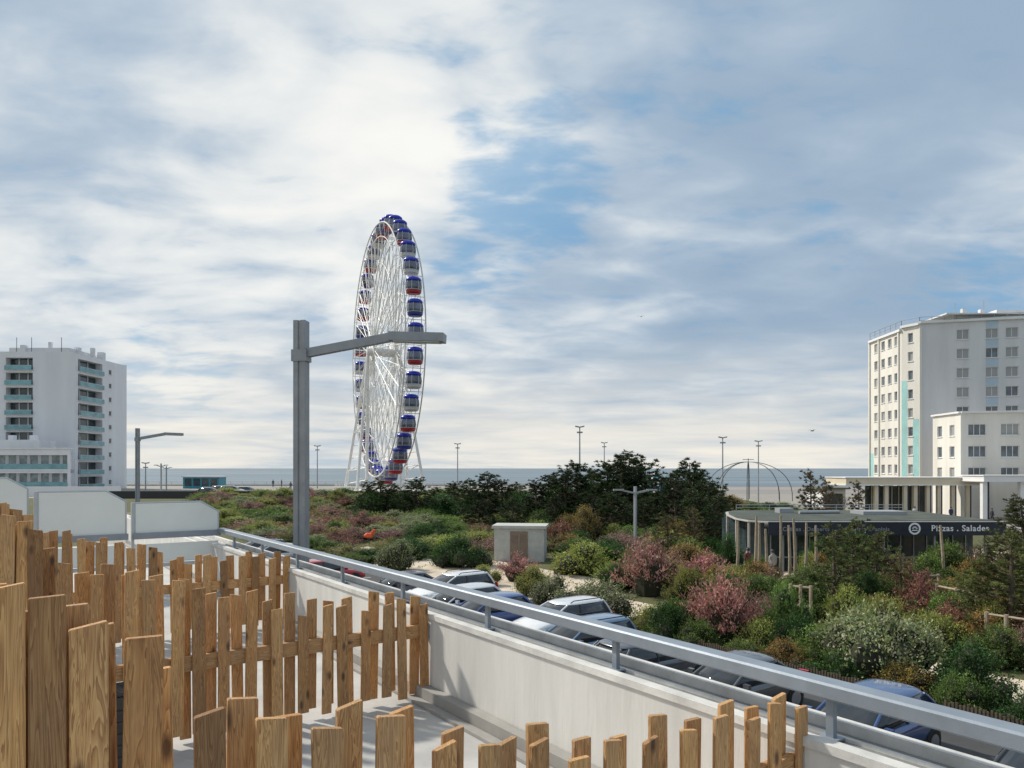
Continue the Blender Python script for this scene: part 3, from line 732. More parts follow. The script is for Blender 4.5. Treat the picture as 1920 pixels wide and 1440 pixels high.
def slat_fence(p, q, h, label, step=.14, name='slatted_fence', mat='pole', z=0, grp='slatted wooden fences'):
    p = Vector((*p, z)); q = Vector((*q, z)); d = (q - p).normalized(); n = Vector((-d.y, d.x, 0)); Lg = (q - p).length
    mb = MB(); k = 0
    while k * step < Lg:
        c = p + d * (k * step); hh = h * random.uniform(.9, 1.05)
        mb.box(c + ZV * hh / 2, d * step * .3, n * .015, ZV * hh / 2); k += 1
    for f_ in (.25, .8): mb.box((p + q) / 2 + ZV * h * f_ - n * .03, d * Lg / 2, n * .014, ZV * .03)
    c = (p + q) / 2
    thing(name, label, 'fence', mb.mesh(name, [mat], c), c, group=grp)
slat_fence((bx(1545, 43), 43.4), (bx(1700, 43), 43.4), 1.5, 'grey slatted timber windbreak beside the pavilion')
slat_fence((bx(1760, 43), 43.2), (bx(1890, 43), 43.2), 1.7, 'grey slatted timber windbreak beside the pavilion')
for a in range(-4, 20, 8):
    p, q = G(a, -16.6), G(a + 7.6, -16.6)
    slat_fence((p.x, p.y), (q.x, q.y), .6, 'low weathered paling fence along the parking bays', .09, mat='bark')
for k, (px, D, top) in enumerate(((1381, 41, 978), (1413, 39, 968), (1421, 40, 980), (1462, 40, 966), (1480, 39, 985), (1491, 40, 972), (1528, 40, 985), (1770, 40, 985), (1437, 39, 992), (1508, 39, 980))):
    x = bx(px, D); mb = MB(); ln = random.uniform(-.22, .22)
    H = bz(top, D); mb.tube([(0, 0, 0), (ln * .5 + .04, 0, H * .5), (ln, .03, H)], [.10, .085, .06], 8)
    thing('wooden_pole', 'tall weathered debarked pole standing in the sand', 'pole', mb.mesh('wooden_pole', ['pole']), (x, D, 0), group='tall wooden poles by the pavilion')
def log_rail(px0, px1, D0, D1, h=1.0):
    p = Vector((bx(px0, D0), D0, 0)); q = Vector((bx(px1, D1), D1, 0)); mb = MB()
    for f_ in (0, .5, 1): c = p.lerp(q, f_); mb.tube([c, c + ZV * h], .07, 7)
    for z in (h * .5, h * .95): mb.tube([p + ZV * z, q + ZV * z], .05, 6)
    thing('log_fence', 'pale round log rail fence among the shrubs', 'fence', mb.mesh('log_fence', ['pole'], (p + q) / 2), (p + q) / 2, group='log rail fences')
log_rail(1757, 1832, 31, 29, 1.7); log_rail(1482, 1520, 31, 30.5, 1.7); log_rail(1850, 1925, 26, 25, 1.5); log_rail(1680, 1760, 35, 36, 1.4)

# electrical cabinet
cb = thing('utility_cabinet', 'pale concrete electrical substation with brown double doors', 'utility cabinet', None, (bx(973, 52), 52, 0), math.radians(-7))
mb = MB(); mb.abox(-1.75, 1.75, 0, 2.4, 0, 2.3, 0); mb.abox(-1.9, 1.9, -.12, 2.5, 2.3, 2.5, 0); part('body', mb.mesh('body', ['concrete']), cb)
for sx in (-.62, .02):
    mb = MB(); mb.abox(sx, sx + .6, -.04, -.004, .12, 2.1, 0)
    for k in range(8): mb.abox(sx + .08, sx + .52, -.055, -.042, 1.3 + k * .07, 1.34 + k * .07, 0)
    part('door', mb.mesh('door', ['cabdoor']), cb)

# arch structure on the beach side
ar = thing('arch_sculpture', 'open dome of thin crossing steel arches around a pole', 'sculpture', None, (bx(1403, 108), 108, gh(bx(1403, 108), 108))); o = ar.location.copy()
H = bz(866, 108) - o.z; mb = MB()
for k in range(4):
    a = math.pi * k / 4 + .45; rr = 6.0
    mb.tube([(rr * math.cos(a) * math.cos(u), rr * math.sin(a) * math.cos(u), H * math.sin(u) ** .75 if 0 < u < math.pi else 0) for u in np.linspace(0, math.pi, 25)], .05, 6)
part('arches', mb.mesh('arches', ['archdark']), ar)
mb = MB(); mb.tube([(0, 0, 0), (0, 0, H + .5)], .05, 6); mb.tube([(-.8, 0, H + .35), (.8, 0, H + .35)], .04, 5); part('centre_pole', mb.mesh('centre_pole', ['archdark']), ar)

# promenade furniture
mb = MB(); mb.abox(-4, 4, 0, 4, 0, 2.5, 0); mb.abox(-4.3, 4.3, -.3, 4.3, 2.5, 2.75, 1)
for k in range(4): mb.abox(-3.6 + k * 1.9, -2.1 + k * 1.9, -.05, -.01, .6, 2.2, 2)
kx = bx(377, 165); thing('kiosk', 'blue green beach kiosk on the promenade', 'kiosk', mb.mesh('kiosk', ['kiosk', 'white', 'darkglass']), (kx, 165, 2.02))
mb = MB()
for i in range(8): a = i * math.pi / 4; b2 = (i + 1) * math.pi / 4; mb.poly([(1.9 * math.cos(a), 1.9 * math.sin(a), 2.2), (1.9 * math.cos(b2), 1.9 * math.sin(b2), 2.2), (0, 0, 4.4)], i % 2)
for i in range(8): a = i * math.pi / 4; b2 = (i + 1) * math.pi / 4; mb.poly([(1.8 * math.cos(a), 1.8 * math.sin(a), 0), (1.8 * math.cos(b2), 1.8 * math.sin(b2), 0), (1.9 * math.cos(b2), 1.9 * math.sin(b2), 2.2), (1.9 * math.cos(a), 1.9 * math.sin(a), 2.2)], (i + 1) % 2)
thing('fairground_tent', 'small blue and white striped fairground tent', 'tent', mb.mesh('tent', ['white', 'kiosk']), (bx(1232, 150), 150, 2))
mb = MB(); railing(mb, [(-150, 190), (28, 190)], 2.0, 1.1, step=3, r=.05); mb.abox(-150, 28, 190.2, 190.7, 1.5, 2.35)
thing('sea_wall', 'low pale sea wall and railing along the promenade', 'sea wall', mb.mesh('sea_wall', ['kerb'], (-60, 190, 2)), (-60, 190, 2))
mb = MB(); mb.abox(-60, -20, 111.2, 111.5, 1.6, 3.1)
thing('boundary_wall', 'long low dark wall between the park and promenade', 'wall', mb.mesh('boundary_wall', ['trim'], (-40, 111, 1.6)), (-40, 111, 1.6))
mb = MB(); mb.abox(-130, -62, 118, 118.4, 1.9, 3.6)
thing('boundary_wall', 'long white garden wall before the tower', 'wall', mb.mesh('boundary_wall_white', ['white'], (-96, 118, 1.9)), (-96, 118, 1.9))
mb = MB(); mb.tube([(0, 0, 0), (.06, 0, .15), (-.06, 0, .3), (0, 0, .45)], .05, 6, 1)
mb.tube([(-.45, 0, .55), (-.2, 0, .62), (.2, 0, .62), (.42, 0, .95)], [.1, .2, .2, .12], 8); mb.tube([(.35, 0, .95), (.6, 0, 1.0)], [.14, .07], 8); mb.tube([(.25, -.25, .85), (.25, .25, .85)], .03, 5, 1)
thing('spring_rider', 'bright orange playground spring rider', 'playground toy', mb.mesh('spring_rider', ['orange', 'trim']), (bx(692, 62), 62, .25), scale=(.9, .9, 1.1))

# ------------------------------------------------------------------ gulls
mb = MB()
mb.tube([(-.28, 0, 0), (-.15, 0, .01), (.05, 0, .02), (.2, 0, .02), (.3, 0, .01)], [.02, .06, .075, .05, .012], 7)
for sg in (-1, 1):
    mb.poly([(.10, sg * .04, .04), (.14, sg * .32, .16), (.02, sg * .68, .08), (-.04, sg * .66, .075), (-.03, sg * .32, .15), (-.10, sg * .04, .04)])
mb.poly([(-.2, 0, .01), (-.36, .07, 0), (-.36, -.07, 0)])
gm = mb.mesh('seagull', ['gull'])
for px, py, D, r_, g in ((1523, 808, 85, .4, 0), (1202, 594, 110, 1.2, 0)):
    thing('seagull', 'grey and white gull gliding with bent wings', 'bird', gm, (bx(px, D), D, bz(py, D)), r_, group='gulls in flight')

# ------------------------------------------------------------------ cars
def build_car(kind, color, loc, rot, label):
    hz = {'hatch': 0, 'wagon': .03, 'suv': .16, 'saloon': -.04}[kind]
    th = thing('parked_car', label, 'car', None, loc, rot, group='cars parked in the bays', color=color)
    st = [(-2.12, .45, .78, .66), (-2.07, .33, .90, .78), (-1.8, .26, .96, .86), (-1.0, .22, .97, .89), (0, .22, .95, .90), (.7, .22, .94, .89), (1.05, .22, .93, .88), (1.3, .22, .89, .87), (1.65, .25, .82, .85), (1.95, .3, .70, .79), (2.08, .38, .60, .70), (2.12, .45, .54, .60)]
    mb = MB(); rings = []
    for x, zl, zb, w in st:
        zb += hz; cr = .045 if x > .9 else .02
        pts = [(-.8 * w, zl), (-.97 * w, zl + .1), (-w, zl * .45 + zb * .55), (-1.0 * w, zb * .82 + zl * .18), (-.955 * w, zb - .06), (-.86 * w, zb - .005), (-.42 * w, zb + cr), (.42 * w, zb + cr), (.86 * w, zb - .005), (.955 * w, zb - .06), (1.0 * w, zb * .82 + zl * .18), (w, zl * .45 + zb * .55), (.97 * w, zl + .1), (.8 * w, zl)]
        rings.append([(x, y, z) for y, z in pts])
    mb.ring(rings)
    bd = part('body', mb.mesh('body', ['carpaint'], smooth=True), th, color=color)
    sd = bd.modifiers.new('s', 'SUBSURF'); sd.levels = 1; sd.render_levels = 2
    rb = {'hatch': -1.5, 'wagon': -1.8, 'suv': -1.75, 'saloon': -.95}[kind]; bb = {'hatch': -1.98, 'wagon': -2.05, 'suv': -2.04, 'saloon': -1.65}[kind]
    zr = 1.43 + hz; zb = .93 + hz
    lv = [(bb, 1.16, .80, zb), (bb + (rb - bb) * .35, .84, .765, zb + .17), (bb + (rb - bb) * .7, .52, .71, zb + .34), (rb, .24, .655, zr - .05)]
    def rect(xb, xf, w, z, n=4):
        c = .2
        return [(xb - .03, -w * .4, z), (xb + .02, -w + c, z), (xb + c * .8, -w, z), (xf - c * 2.4, -w, z), (xf - c * .7, -w + c * .55, z), (xf + .02, -w * .5, z), (xf + .07, 0, z), (xf + .02, w * .5, z), (xf - c * .7, w - c * .55, z), (xf - c * 2.4, w, z), (xb + c * .8, w, z), (xb + .02, w - c, z), (xb - .03, w * .4, z), (xb - .045, 0, z)]
    mb = MB(); rr = [rect(*q) for q in lv]; mb.ring(rr, 0); part('window', mb.mesh('window', ['carglass'], smooth=True), th)
    mb = MB(); w = .675
    mb.ring([rect(rb - .05, .27, w, zr - .07), rect(rb - .05, .27, w + .005, zr - .03), rect(rb + .02, .18, w - .07, zr + .025), rect(rb + .2, 0, w - .2, zr + .055), rect(rb + .6, -.4, w - .45, zr + .07)], 0)
    for k in (2, 10, 4, 8, 1, 11):
        mb.tube([Vector(rr[j][k]) for j in range(4)], .042, 6)
    for sg in (-1, 1):
        mb.tube([(-.35, sg * .80, zb), (-.35, sg * .77, zb + .17), (-.4, sg * .715, zb + .34), (-.4, sg * .66, zr - .05)], .035, 5, 1)
    rf = part('roof', mb.mesh('roof', ['carpaint', 'trim'], smooth=True), th, color=color)
    sd = rf.modifiers.new('s', 'SUBSURF'); sd.levels = 1; sd.render_levels = 2
    if kind in ('wagon', 'suv'):
        for sg in (-1, 1):
            mb = MB(); mb.tube([(rb + .2, sg * .56, zr + .03), (rb + .3, sg * .56, zr + .09), (-.2, sg * .56, zr + .09), (-.05, sg * .56, zr + .03)], .02, 5)
            part('roof_bar', mb.mesh('roof_bar', ['trim']), th)
    for sx in (-1.32, 1.33):
        for sy in (-1, 1):
            wh = part('wheel', None, th, (sx, sy * .80, .32))
            mb = MB(); mb.tube([(0, -.11, 0), (0, -.09, 0), (0, .09, 0), (0, .11, 0)], [.28, .325, .325, .28], 24); part('tyre', mb.mesh('tyre', ['tyre']), wh)
            mb = MB(); mb.tube([(0, sy * .10, 0), (0, sy * .118, 0)], .2, 16); part('rim', mb.mesh('rim', ['rim']), wh)
            mb = MB()
            mb.ring([[(sx + .39 * math.cos(a), sy * (.872 if q else .80), .34 + .39 * math.sin(a)) for a in np.linspace(0, 2 * math.pi, 21)[:-1]] for q in (0, 1)], 0)
            part('wheel_arch', mb.mesh('wheel_arch', ['trim']), th)
    for sg in (-1, 1):
        mb = MB(); mb.box((1.90, sg * .60, .69 + hz), (.14, -sg * .06, -.03), (.03, sg * .13, 0), (-.04, 0, .06)); part('headlight', mb.mesh('headlight', ['clearlight']), th)
        mb = MB(); mb.box((-2.03, sg * .66, .86 + hz), (.05, sg * .02, 0), (-.03 * 1, sg * .13, 0), (.02, 0, .11)); part('tail_light', mb.mesh('tail_light', ['redlight']), th)
        mb = MB(); mb.box((.72, sg * .93, 1.0 + hz), (.05, 0, 0), (0, .09, 0), (0, 0, .06)); part('mirror', mb.mesh('mirror', ['carpaint']), th, color=color)
    mb = MB(); mb.abox(2.08, 2.14, -.26, .26, .42, .53, 0); mb.abox(2.04, 2.13, -.5, .5, .56, .62, 1); mb.abox(-2.14, -2.10, -.26, .26, .62, .73, 0)
    part('number_plate', mb.mesh('number_plate', ['letter', 'trim']), th)
    return th
outA = math.atan2(NI.y, NI.x)
cars = [(7.9, -12.7, 'saloon', (.03, .035, .045), 'black saloon car parked in a bay', 0),
        (11.5, -12.7, 'hatch', (.03, .085, .24), 'dark blue hatchback parked nose out', 0),
        (15.3, -13.1, 'saloon', (.10, .105, .11), 'dark grey saloon car with a glossy bonnet', 0),
        (18.3, -12.8, 'hatch', (.10, .11, .13), 'dark grey hatchback parked in a bay', 1),
        (21.2, -12.6, 'wagon', (.14, .24, .37), 'steel blue estate car in a bay', 0),
        (24.3, -14.3, 'wagon', (.82, .83, .84), 'white estate car with roof bars', 0),
        (27.1, -12.8, 'hatch', (.03, .08, .26), 'blue hatchback in a bay', 0),
        (29.7, -13.2, 'hatch', (.68, .70, .72), 'silver hatchback in a bay', 0),
        (32.3, -14.3, 'suv', (.82, .83, .84), 'white tall car with black roof bars', 0),
        (35.2, -13.3, 'saloon', (.05, .05, .07), 'black saloon car in a bay', 0),
        (42.0, -12.0, 'hatch', (.45, .015, .025), 'dark red hatchback in a bay', 1),
        (44.9, -12.4, 'saloon', (.45, .46, .48), 'silver saloon car in a bay', 0),
        (52.0, -12.0, 'hatch', (.5, .52, .55), 'silver hatchback in a bay', 0),
        (55.0, -12.0, 'wagon', (.05, .07, .12), 'dark blue estate car in a bay', 0)]
for s_, t_, kd, colr, lab, flip in cars:
    build_car(kd, colr, G(s_, t_, .008), outA + (math.pi if flip else 0) + random.uniform(-.05, .05), lab)
for px, D, kd, colr, lab in ((437, 122, 'suv', (.7, .7, .7), 'white van like car by the promenade'), (415, 128, 'hatch', (.05, .05, .06), 'dark car by the promenade'), (465, 124, 'hatch', (.4, .4, .42), 'silver car by the promenade'), (395, 118, 'hatch', (.1, .1, .12), 'dark grey car by the promenade')):
    build_car(kd, colr, (bx(px, D), D, 2.03), random.uniform(-.3, .3), lab)

# ------------------------------------------------------------------ people
def person_mesh(walk=.12):
    vs = [(0, 0, .95), (0, 0, 1.2), (0, 0, 1.42), (0, .01, 1.54), (0, .02, 1.66), (.19, 0, 1.40), (.25, .03, 1.12), (.24, .12, .88), (-.19, 0, 1.40), (-.25, -.02, 1.12), (-.24, -.06, .88),
          (.10, 0, .90), (.11, walk, .5), (.11, walk * 1.6, .07), (.11, walk * 1.6 + .16, .04), (-.10, 0, .90), (-.11, -walk * .4, .5), (-.11, -walk * 1.6, .09), (-.11, -walk * 1.6 + .15, .04)]
    es = [(0, 1), (1, 2), (2, 3), (3, 4), (2, 5), (5, 6), (6, 7), (2, 8), (8, 9), (9, 10), (0, 11), (11, 12), (12, 13), (13, 14), (0, 15), (15, 16), (16, 17), (17, 18)]
    rad = [.15, .14, .15, .055, .105, .07, .05, .035, .07, .05, .035, .10, .07, .05, .04, .10, .07, .05, .04]
    me = bpy.data.meshes.new('p'); me.from_pydata(vs, es, []); ob = bpy.data.objects.new('p', me); COL.objects.link(ob)
    sk = ob.modifiers.new('k', 'SKIN')
    for i, r_ in enumerate(rad): me.skin_vertices[0].data[i].radius = (r_, r_ * .8 if r_ > .12 else r_); me.skin_vertices[0].data[i].use_root = (i == 0)
    ob.modifiers.new('s', 'SUBSURF').levels = 1
    dg = bpy.context.evaluated_depsgraph_get(); dg.update()
    out = bpy.data.meshes.new_from_object(ob.evaluated_get(dg)); bpy.data.objects.remove(ob)
    out.materials.clear(); out.materials.append(M['cloth']); out.materials.append(M['skin']); out.materials.append(M['trim'])
    for pl in out.polygons:
        z = pl.center.z; pl.use_smooth = True
        pl.material_index = 1 if z > 1.52 or (z < .93 and abs(pl.center.x) > .19) else (2 if z < .9 else 0)
    return out
pms = [person_mesh(.12), person_mesh(.02)]
mbh = MB(); mbh.tube([(0, -.02, 1.60), (0, -.02, 1.70), (0, -.01, 1.78), (0, 0, 1.80)], [.10, .125, .09, .03], 10); hair = mbh.mesh('hair', ['trim'], smooth=True)
for k, (px, D, colr, lab) in enumerate(((1860, 88, (.03, .03, .04), 'person in dark coat standing by the canopy'), (1715, 92, (.5, .5, .5), 'person in pale top walking by the columns'), (1783, 91, (.03, .05, .12), 'person in navy jacket walking by the columns'),
        (1402, 44, (.20, .05, .05), 'person in red top standing near the wooden poles'), (1449, 43, (.45, .42, .38), 'person in beige coat near the pavilion'), (512, 175, (.05, .05, .08), 'person in dark clothes walking on the promenade'), (528, 176, (.3, .1, .1), 'person in reddish coat walking on the promenade'), (545, 150, (.1, .1, .15), 'person in dark clothes walking on the promenade'))):
    x = bx(px, D); pr = thing('person', lab, 'person', pms[k % 2], (x, D, gh(x, D) + .03), random.uniform(0, 6), color=colr)
    part('hair', hair, pr)

# ------------------------------------------------------------------ vegetation meshes
def unit(n):
    v = rng.normal(size=(n, 3)); return v / np.linalg.norm(v, axis=1)[:, None]
def leaf_geo(c, lo, L, Wd, shade, flower=None):
    n = len(c); lo = lo / (np.linalg.norm(lo, axis=1)[:, None] + 1e-9); r = unit(n); wv = np.cross(lo, r); wv /= (np.linalg.norm(wv, axis=1)[:, None] + 1e-9)
    L = np.broadcast_to(np.asarray(L), (n,))[:, None] * rng.uniform(.6, 1.3, (n, 1)); Wd = np.broadcast_to(np.asarray(Wd), (n,))[:, None] * rng.uniform(.6, 1.3, (n, 1))
    v = np.stack([c - lo * L / 2, c + wv * Wd / 2, c + lo * L / 2, c - wv * Wd / 2], 1).reshape(-1, 3)
    col = np.zeros((n, 4)); col[:, 0] = shade; col[:, 1] = 0 if flower is None else flower; col[:, 2] = rng.uniform(0, 1, n); col[:, 3] = 1
    return v, np.repeat(col, 4, 0)
def make_leaf_mesh(name, v, col, extra=None):
    nv = len(v); nq = nv // 4; ev = []; ef = []
    if extra: ev = extra.v; ef = extra.f
    me = bpy.data.meshes.new(name)
    faces = [tuple(range(4 * i, 4 * i + 4)) for i in range(nq)] + [tuple(nv + a for a in f) for f in ef]
    me.from_pydata(v.tolist() + list(ev), [], faces)
    me.materials.append(M['leaf']); me.materials.append(M['core'] if name != 'pc' else M['bark'])
    me.polygons.foreach_set('material_index', [0] * nq + [1] * len(ef))
    at = me.color_attributes.new('shade', 'FLOAT_COLOR', 'POINT')
    full = np.ones((len(me.vertices), 4), dtype=np.float32); full[:nv] = col; at.data.foreach_set('color', full.ravel())
    me.update(); return me
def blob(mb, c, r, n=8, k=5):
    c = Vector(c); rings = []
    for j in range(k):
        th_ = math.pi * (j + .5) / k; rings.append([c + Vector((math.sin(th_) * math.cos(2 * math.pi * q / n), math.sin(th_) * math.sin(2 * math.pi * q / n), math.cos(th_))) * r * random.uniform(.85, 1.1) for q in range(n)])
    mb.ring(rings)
def shrub_mesh(name, nl=15, leaves=9500, size=.05, flower=0.0, asp=.6, tall=1.0, seed=1):
    random.seed(seed)
    V = []; Cc = []; ex = MB(); per = leaves // nl
    for k in range(nl):
        a = random.uniform(0, 6.28); rr = random.uniform(0, .72); r = random.uniform(.22, .44)
        c = np.array([rr * math.cos(a), rr * math.sin(a), random.uniform(.12, .80 - rr * .5) * tall])
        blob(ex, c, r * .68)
        d = unit(per); d[:, 2] = np.where(d[:, 2] < -.4, -d[:, 2], d[:, 2])
        rad = r * (1 + .16 * np.sin(d[:, 0] * 7 + k) * np.cos(d[:, 1] * 6)) * rng.uniform(.64, 1.12, per) ** .8
        pts = c + d * rad[:, None]; pts[:, 2] = np.maximum(pts[:, 2], .01)
        cl = np.sin(pts[:, 0] * 13 + k) * np.sin(pts[:, 1] * 12) * np.sin(pts[:, 2] * 14 + 2 * k)
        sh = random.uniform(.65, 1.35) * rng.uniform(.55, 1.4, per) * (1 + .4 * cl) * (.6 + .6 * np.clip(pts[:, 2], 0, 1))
        fl = (rng.uniform(0, 1, per) < flower * (1 + cl)).astype(float) * .8 * (d[:, 2] > 0)
        v, cc = leaf_geo(pts, d * .6 + unit(per), size, size * asp, sh, fl); V.append(v); Cc.append(cc)
    for k in range(90):
        a = random.uniform(0, 6.28); e = random.uniform(.15, 1.4); d = np.array([math.cos(a) * math.cos(e), math.sin(a) * math.cos(e), math.sin(e)])
        base = d * np.array([.76, .76, .76 * tall]); tt = rng.uniform(0, .36, 14)
        pts = base + d * tt[:, None] + rng.normal(0, .018, (14, 3)); v, cc = leaf_geo(pts, d + unit(14) * .7, size, size * asp, rng.uniform(.8, 1.5, 14)); V.append(v); Cc.append(cc)
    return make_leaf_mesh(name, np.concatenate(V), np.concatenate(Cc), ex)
def tamarisk_mesh(name, seed):
    random.seed(seed); V = []; Cc = []; ex = MB()
    for k in range(150):
        a = random.uniform(0, 6.28); lean = random.uniform(.05, 1.05); H = random.uniform(.5, 1.15) * (1.1 - .3 * lean)
        n = 70; t = np.sort(rng.uniform(.1, 1, n)); x = lean * t ** 1.5
        p = np.stack([x * math.cos(a), x * math.sin(a), H * (t - .15 * lean * t ** 3)], 1)
        d = np.gradient(p, axis=0); off = rng.normal(0, .055, (n, 3)); off[:, 2] *= .6
        ph = random.uniform(.5, 1.3)
        v, cc = leaf_geo(p + off, d * 18 + off * 6 + unit(n) * .7 + np.array([0, 0, .4]), .085, .024, ph * rng.uniform(.6, 1.4, n), (rng.uniform(0, 1, n) < .05) * .5); V.append(v); Cc.append(cc)
        if k % 3 == 0: ex.tube([(x_ * math.cos(a), x_ * math.sin(a), z_) for x_, z_ in ((0, 0), (lean * .35, H * .48), (lean * .9, H * .85))], [.015, .01, .004], 4)
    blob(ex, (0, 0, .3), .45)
    return make_leaf_mesh(name, np.concatenate(V), np.concatenate(Cc), ex)
def pine_meshes(seed, levels=10, wide=.36, dens=24, br_=6):
    random.seed(seed); tr = MB(); bend = random.uniform(-.04, .04)
    ctr = lambda z: Vector((bend * math.sin(z * 3), bend * .7 * z, z))
    tr.tube([ctr(z) for z in (0, .25, .5, .75, .97)], [.028, .022, .016, .010, .003], 7)
    V = []; Cc = []
    for lv in range(levels):
        z0 = .16 + .8 * lv / (levels - 1)
        for k in range(br_ if lv < levels - 1 else 2):
            a = random.uniform(0, 6.28); Lb = wide * (1.02 - z0) ** .75 * random.uniform(.5, 1.25) + .03; zz = z0 + random.uniform(-.04, .04)
            c0 = ctr(zz); dr = Vector((math.cos(a), math.sin(a), 0)); up = random.uniform(.15, .55)
            f = lambda t: c0 + dr * Lb * t + ZV * (Lb * up * t * t * 1.4)
            tr.tube([f(0), f(.5), f(1)], [.008 * (1.2 - z0), .005, .002], 4)
            nc = 3 + int(Lb * 14)
            for q in range(nc):
                t = random.uniform(.3, 1.05); cc0 = np.array(f(t)) + rng.normal(0, .028, 3)
                n = dens; d = unit(n); d[:, 2] = np.abs(d[:, 2]) * 1.1 - .15; d += np.array(dr) * .4
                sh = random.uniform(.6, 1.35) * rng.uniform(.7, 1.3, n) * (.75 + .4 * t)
                v, cc = leaf_geo(cc0 + d * .018, d, .05, .0085, sh); V.append(v); Cc.append(cc)
    tm = tr.mesh('trunk', ['bark']); cm = make_leaf_mesh('pc', np.concatenate(V), np.concatenate(Cc)); return tm, cm
shr = [shrub_mesh('shrub', seed=k, nl=14 + k * 2) for k in range(5)]
flw = [shrub_mesh('flowering_shrub', seed=20 + k, nl=18, flower=.28) for k in range(2)]
tam = [tamarisk_mesh('tamarisk', 30 + k) for k in range(3)]
pin = [pine_meshes(40, 10, .34), pine_meshes(41, 11, .44), pine_meshes(42, 9, .5, 30), pine_meshes(43, 12, .40), pine_meshes(44, 9, .36, 20, 5), pine_meshes(45, 10, .40, 18, 5)]
random.seed(11)
KIND = {'dg': ('shrub', 'dense dark green shrub', (.040, .095, .022)), 'g': ('shrub', 'leafy green shrub', (.115, .175, .042)), 'yg': ('shrub', 'yellow green shrub', (.26, .285, .075)),
        'gg': ('shrub', 'grey green shrub with pale blossom', (.20, .24, .105)), 'pk': ('tamarisk_shrub', 'feathery dusty pink tamarisk bush', (.39, .19, .17)), 'br': ('tamarisk_shrub', 'feathery burgundy brown bush', (.24, .115, .085)),
        'gold': ('shrub', 'golden brown shrub', (.24, .165, .055)), 'hth': ('tamarisk_shrub', 'low mauve heath bush', (.29, .17, .145)), 'grs': ('tamarisk_shrub', 'tuft of long green grass', (.26, .27, .09))}
placed = []
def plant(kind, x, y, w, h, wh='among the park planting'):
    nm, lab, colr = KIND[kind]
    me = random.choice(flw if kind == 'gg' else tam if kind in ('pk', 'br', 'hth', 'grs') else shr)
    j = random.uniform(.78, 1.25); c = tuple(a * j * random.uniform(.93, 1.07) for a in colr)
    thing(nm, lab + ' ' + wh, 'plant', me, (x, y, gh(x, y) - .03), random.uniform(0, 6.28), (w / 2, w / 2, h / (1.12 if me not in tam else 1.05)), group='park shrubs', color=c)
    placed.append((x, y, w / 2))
def plantpx(kind, pl, pr, top, base, z=0, wh='among the park planting'):
    D = (CZ - z) * F / (base - 878); x = bx((pl + pr) / 2, D); w = (pr - pl) * D / F; h = (base - top) * D / F
    plant(kind, x, D + w * .2, w * 1.08, h, wh)
for q in [('gg', 1550, 1780, 1128, 1290), ('dg', 1745, 1930, 1215, 1335), ('dg', 1560, 1640, 1225, 1300), ('pk', 1285, 1445, 1075, 1215), ('pk', 1340, 1450, 1100, 1200), ('dg', 1210, 1305, 1122, 1210), ('g', 1425, 1530, 1095, 1220), ('dg', 1440, 1560, 1150, 1240),
          ('gg', 1040, 1210, 1085, 1172), ('gg', 995, 1085, 1075, 1140), ('pk', 1150, 1290, 1012, 1120), ('pk', 1270, 1380, 1036, 1110), ('yg', 1030, 1170, 1018, 1080), ('pk', 925, 1012, 1040, 1092), ('yg', 870, 940, 1060, 1100),
          ('yg', 960, 1040, 1062, 1118), ('dg', 800, 912, 1006, 1066), ('gg', 700, 790, 1008, 1072), ('g', 620, 690, 1035, 1062), ('dg', 640, 730, 1030, 1055), ('br', 1650, 1780, 1060, 1150), ('br', 1600, 1700, 1020, 1100), ('g', 1640, 1760, 1095, 1165),
          ('g', 1520, 1640, 1060, 1130), ('dg', 1560, 1680, 1000, 1100), ('g', 1780, 1900, 1100, 1180), ('br', 1750, 1850, 1130, 1210), ('gold', 1800, 1920, 1150, 1230), ('g', 1830, 1960, 1175, 1260), ('gg', 870, 930, 1030, 1062), ('g', 1330, 1440, 1062, 1110),
          ('dg', 1300, 1370, 1005, 1050), ('gg', 1195, 1260, 985, 1020), ('g', 1370, 1400, 1085, 1120), ('dg', 1440, 1520, 1200, 1245), ('g', 1600, 1700, 1170, 1240), ('dg', 1335, 1400, 1000, 1095), ('g', 1395, 1450, 1035, 1105), ('g', 1700, 1800, 1040, 1110), ('br', 1860, 1940, 1040, 1120), ('dg', 1500, 1600, 1010, 1090), ('g', 1740, 1830, 1010, 1090)]:
    plantpx(*q)
for s_ in np.arange(-2, 23, 1.7):
    p = G(s_, -17.6 + random.uniform(-.4, .5)); 
    plant(random.choice(['g', 'dg', 'dg', 'g', 'gold', 'gg', 'br']), p.x, p.y, random.uniform(1.7, 2.6), random.uniform(.8, 1.3), 'behind the low paling fence')
def blocked(x, y):
    if 12.5 < x < 34 and 42.3 < y < 58: return True
    if 13.5 < x < 16.5 and 37.5 < y < 43: return True
    s_ = (x - O.x) * U.x + y * U.y; t_ = (x - O.x) * NI.x + y * NI.y
    if -23.8 < t_ < -19.2 and s_ < 50: return True
    if t_ > -17: return True
    if 23.6 < s_ < 29 and t_ > -23: return True
    if 31.5 < s_ < 50 and t_ > -23.5: return True
    if 33 < s_ < 48 and t_ > -27: return True
    if abs(x - bx(973, 50)) < 2.6 and 45 < y < 56: return True
    if abs(x - bx(692, 60)) < 1.5 and 55 < y < 66: return True
    return False
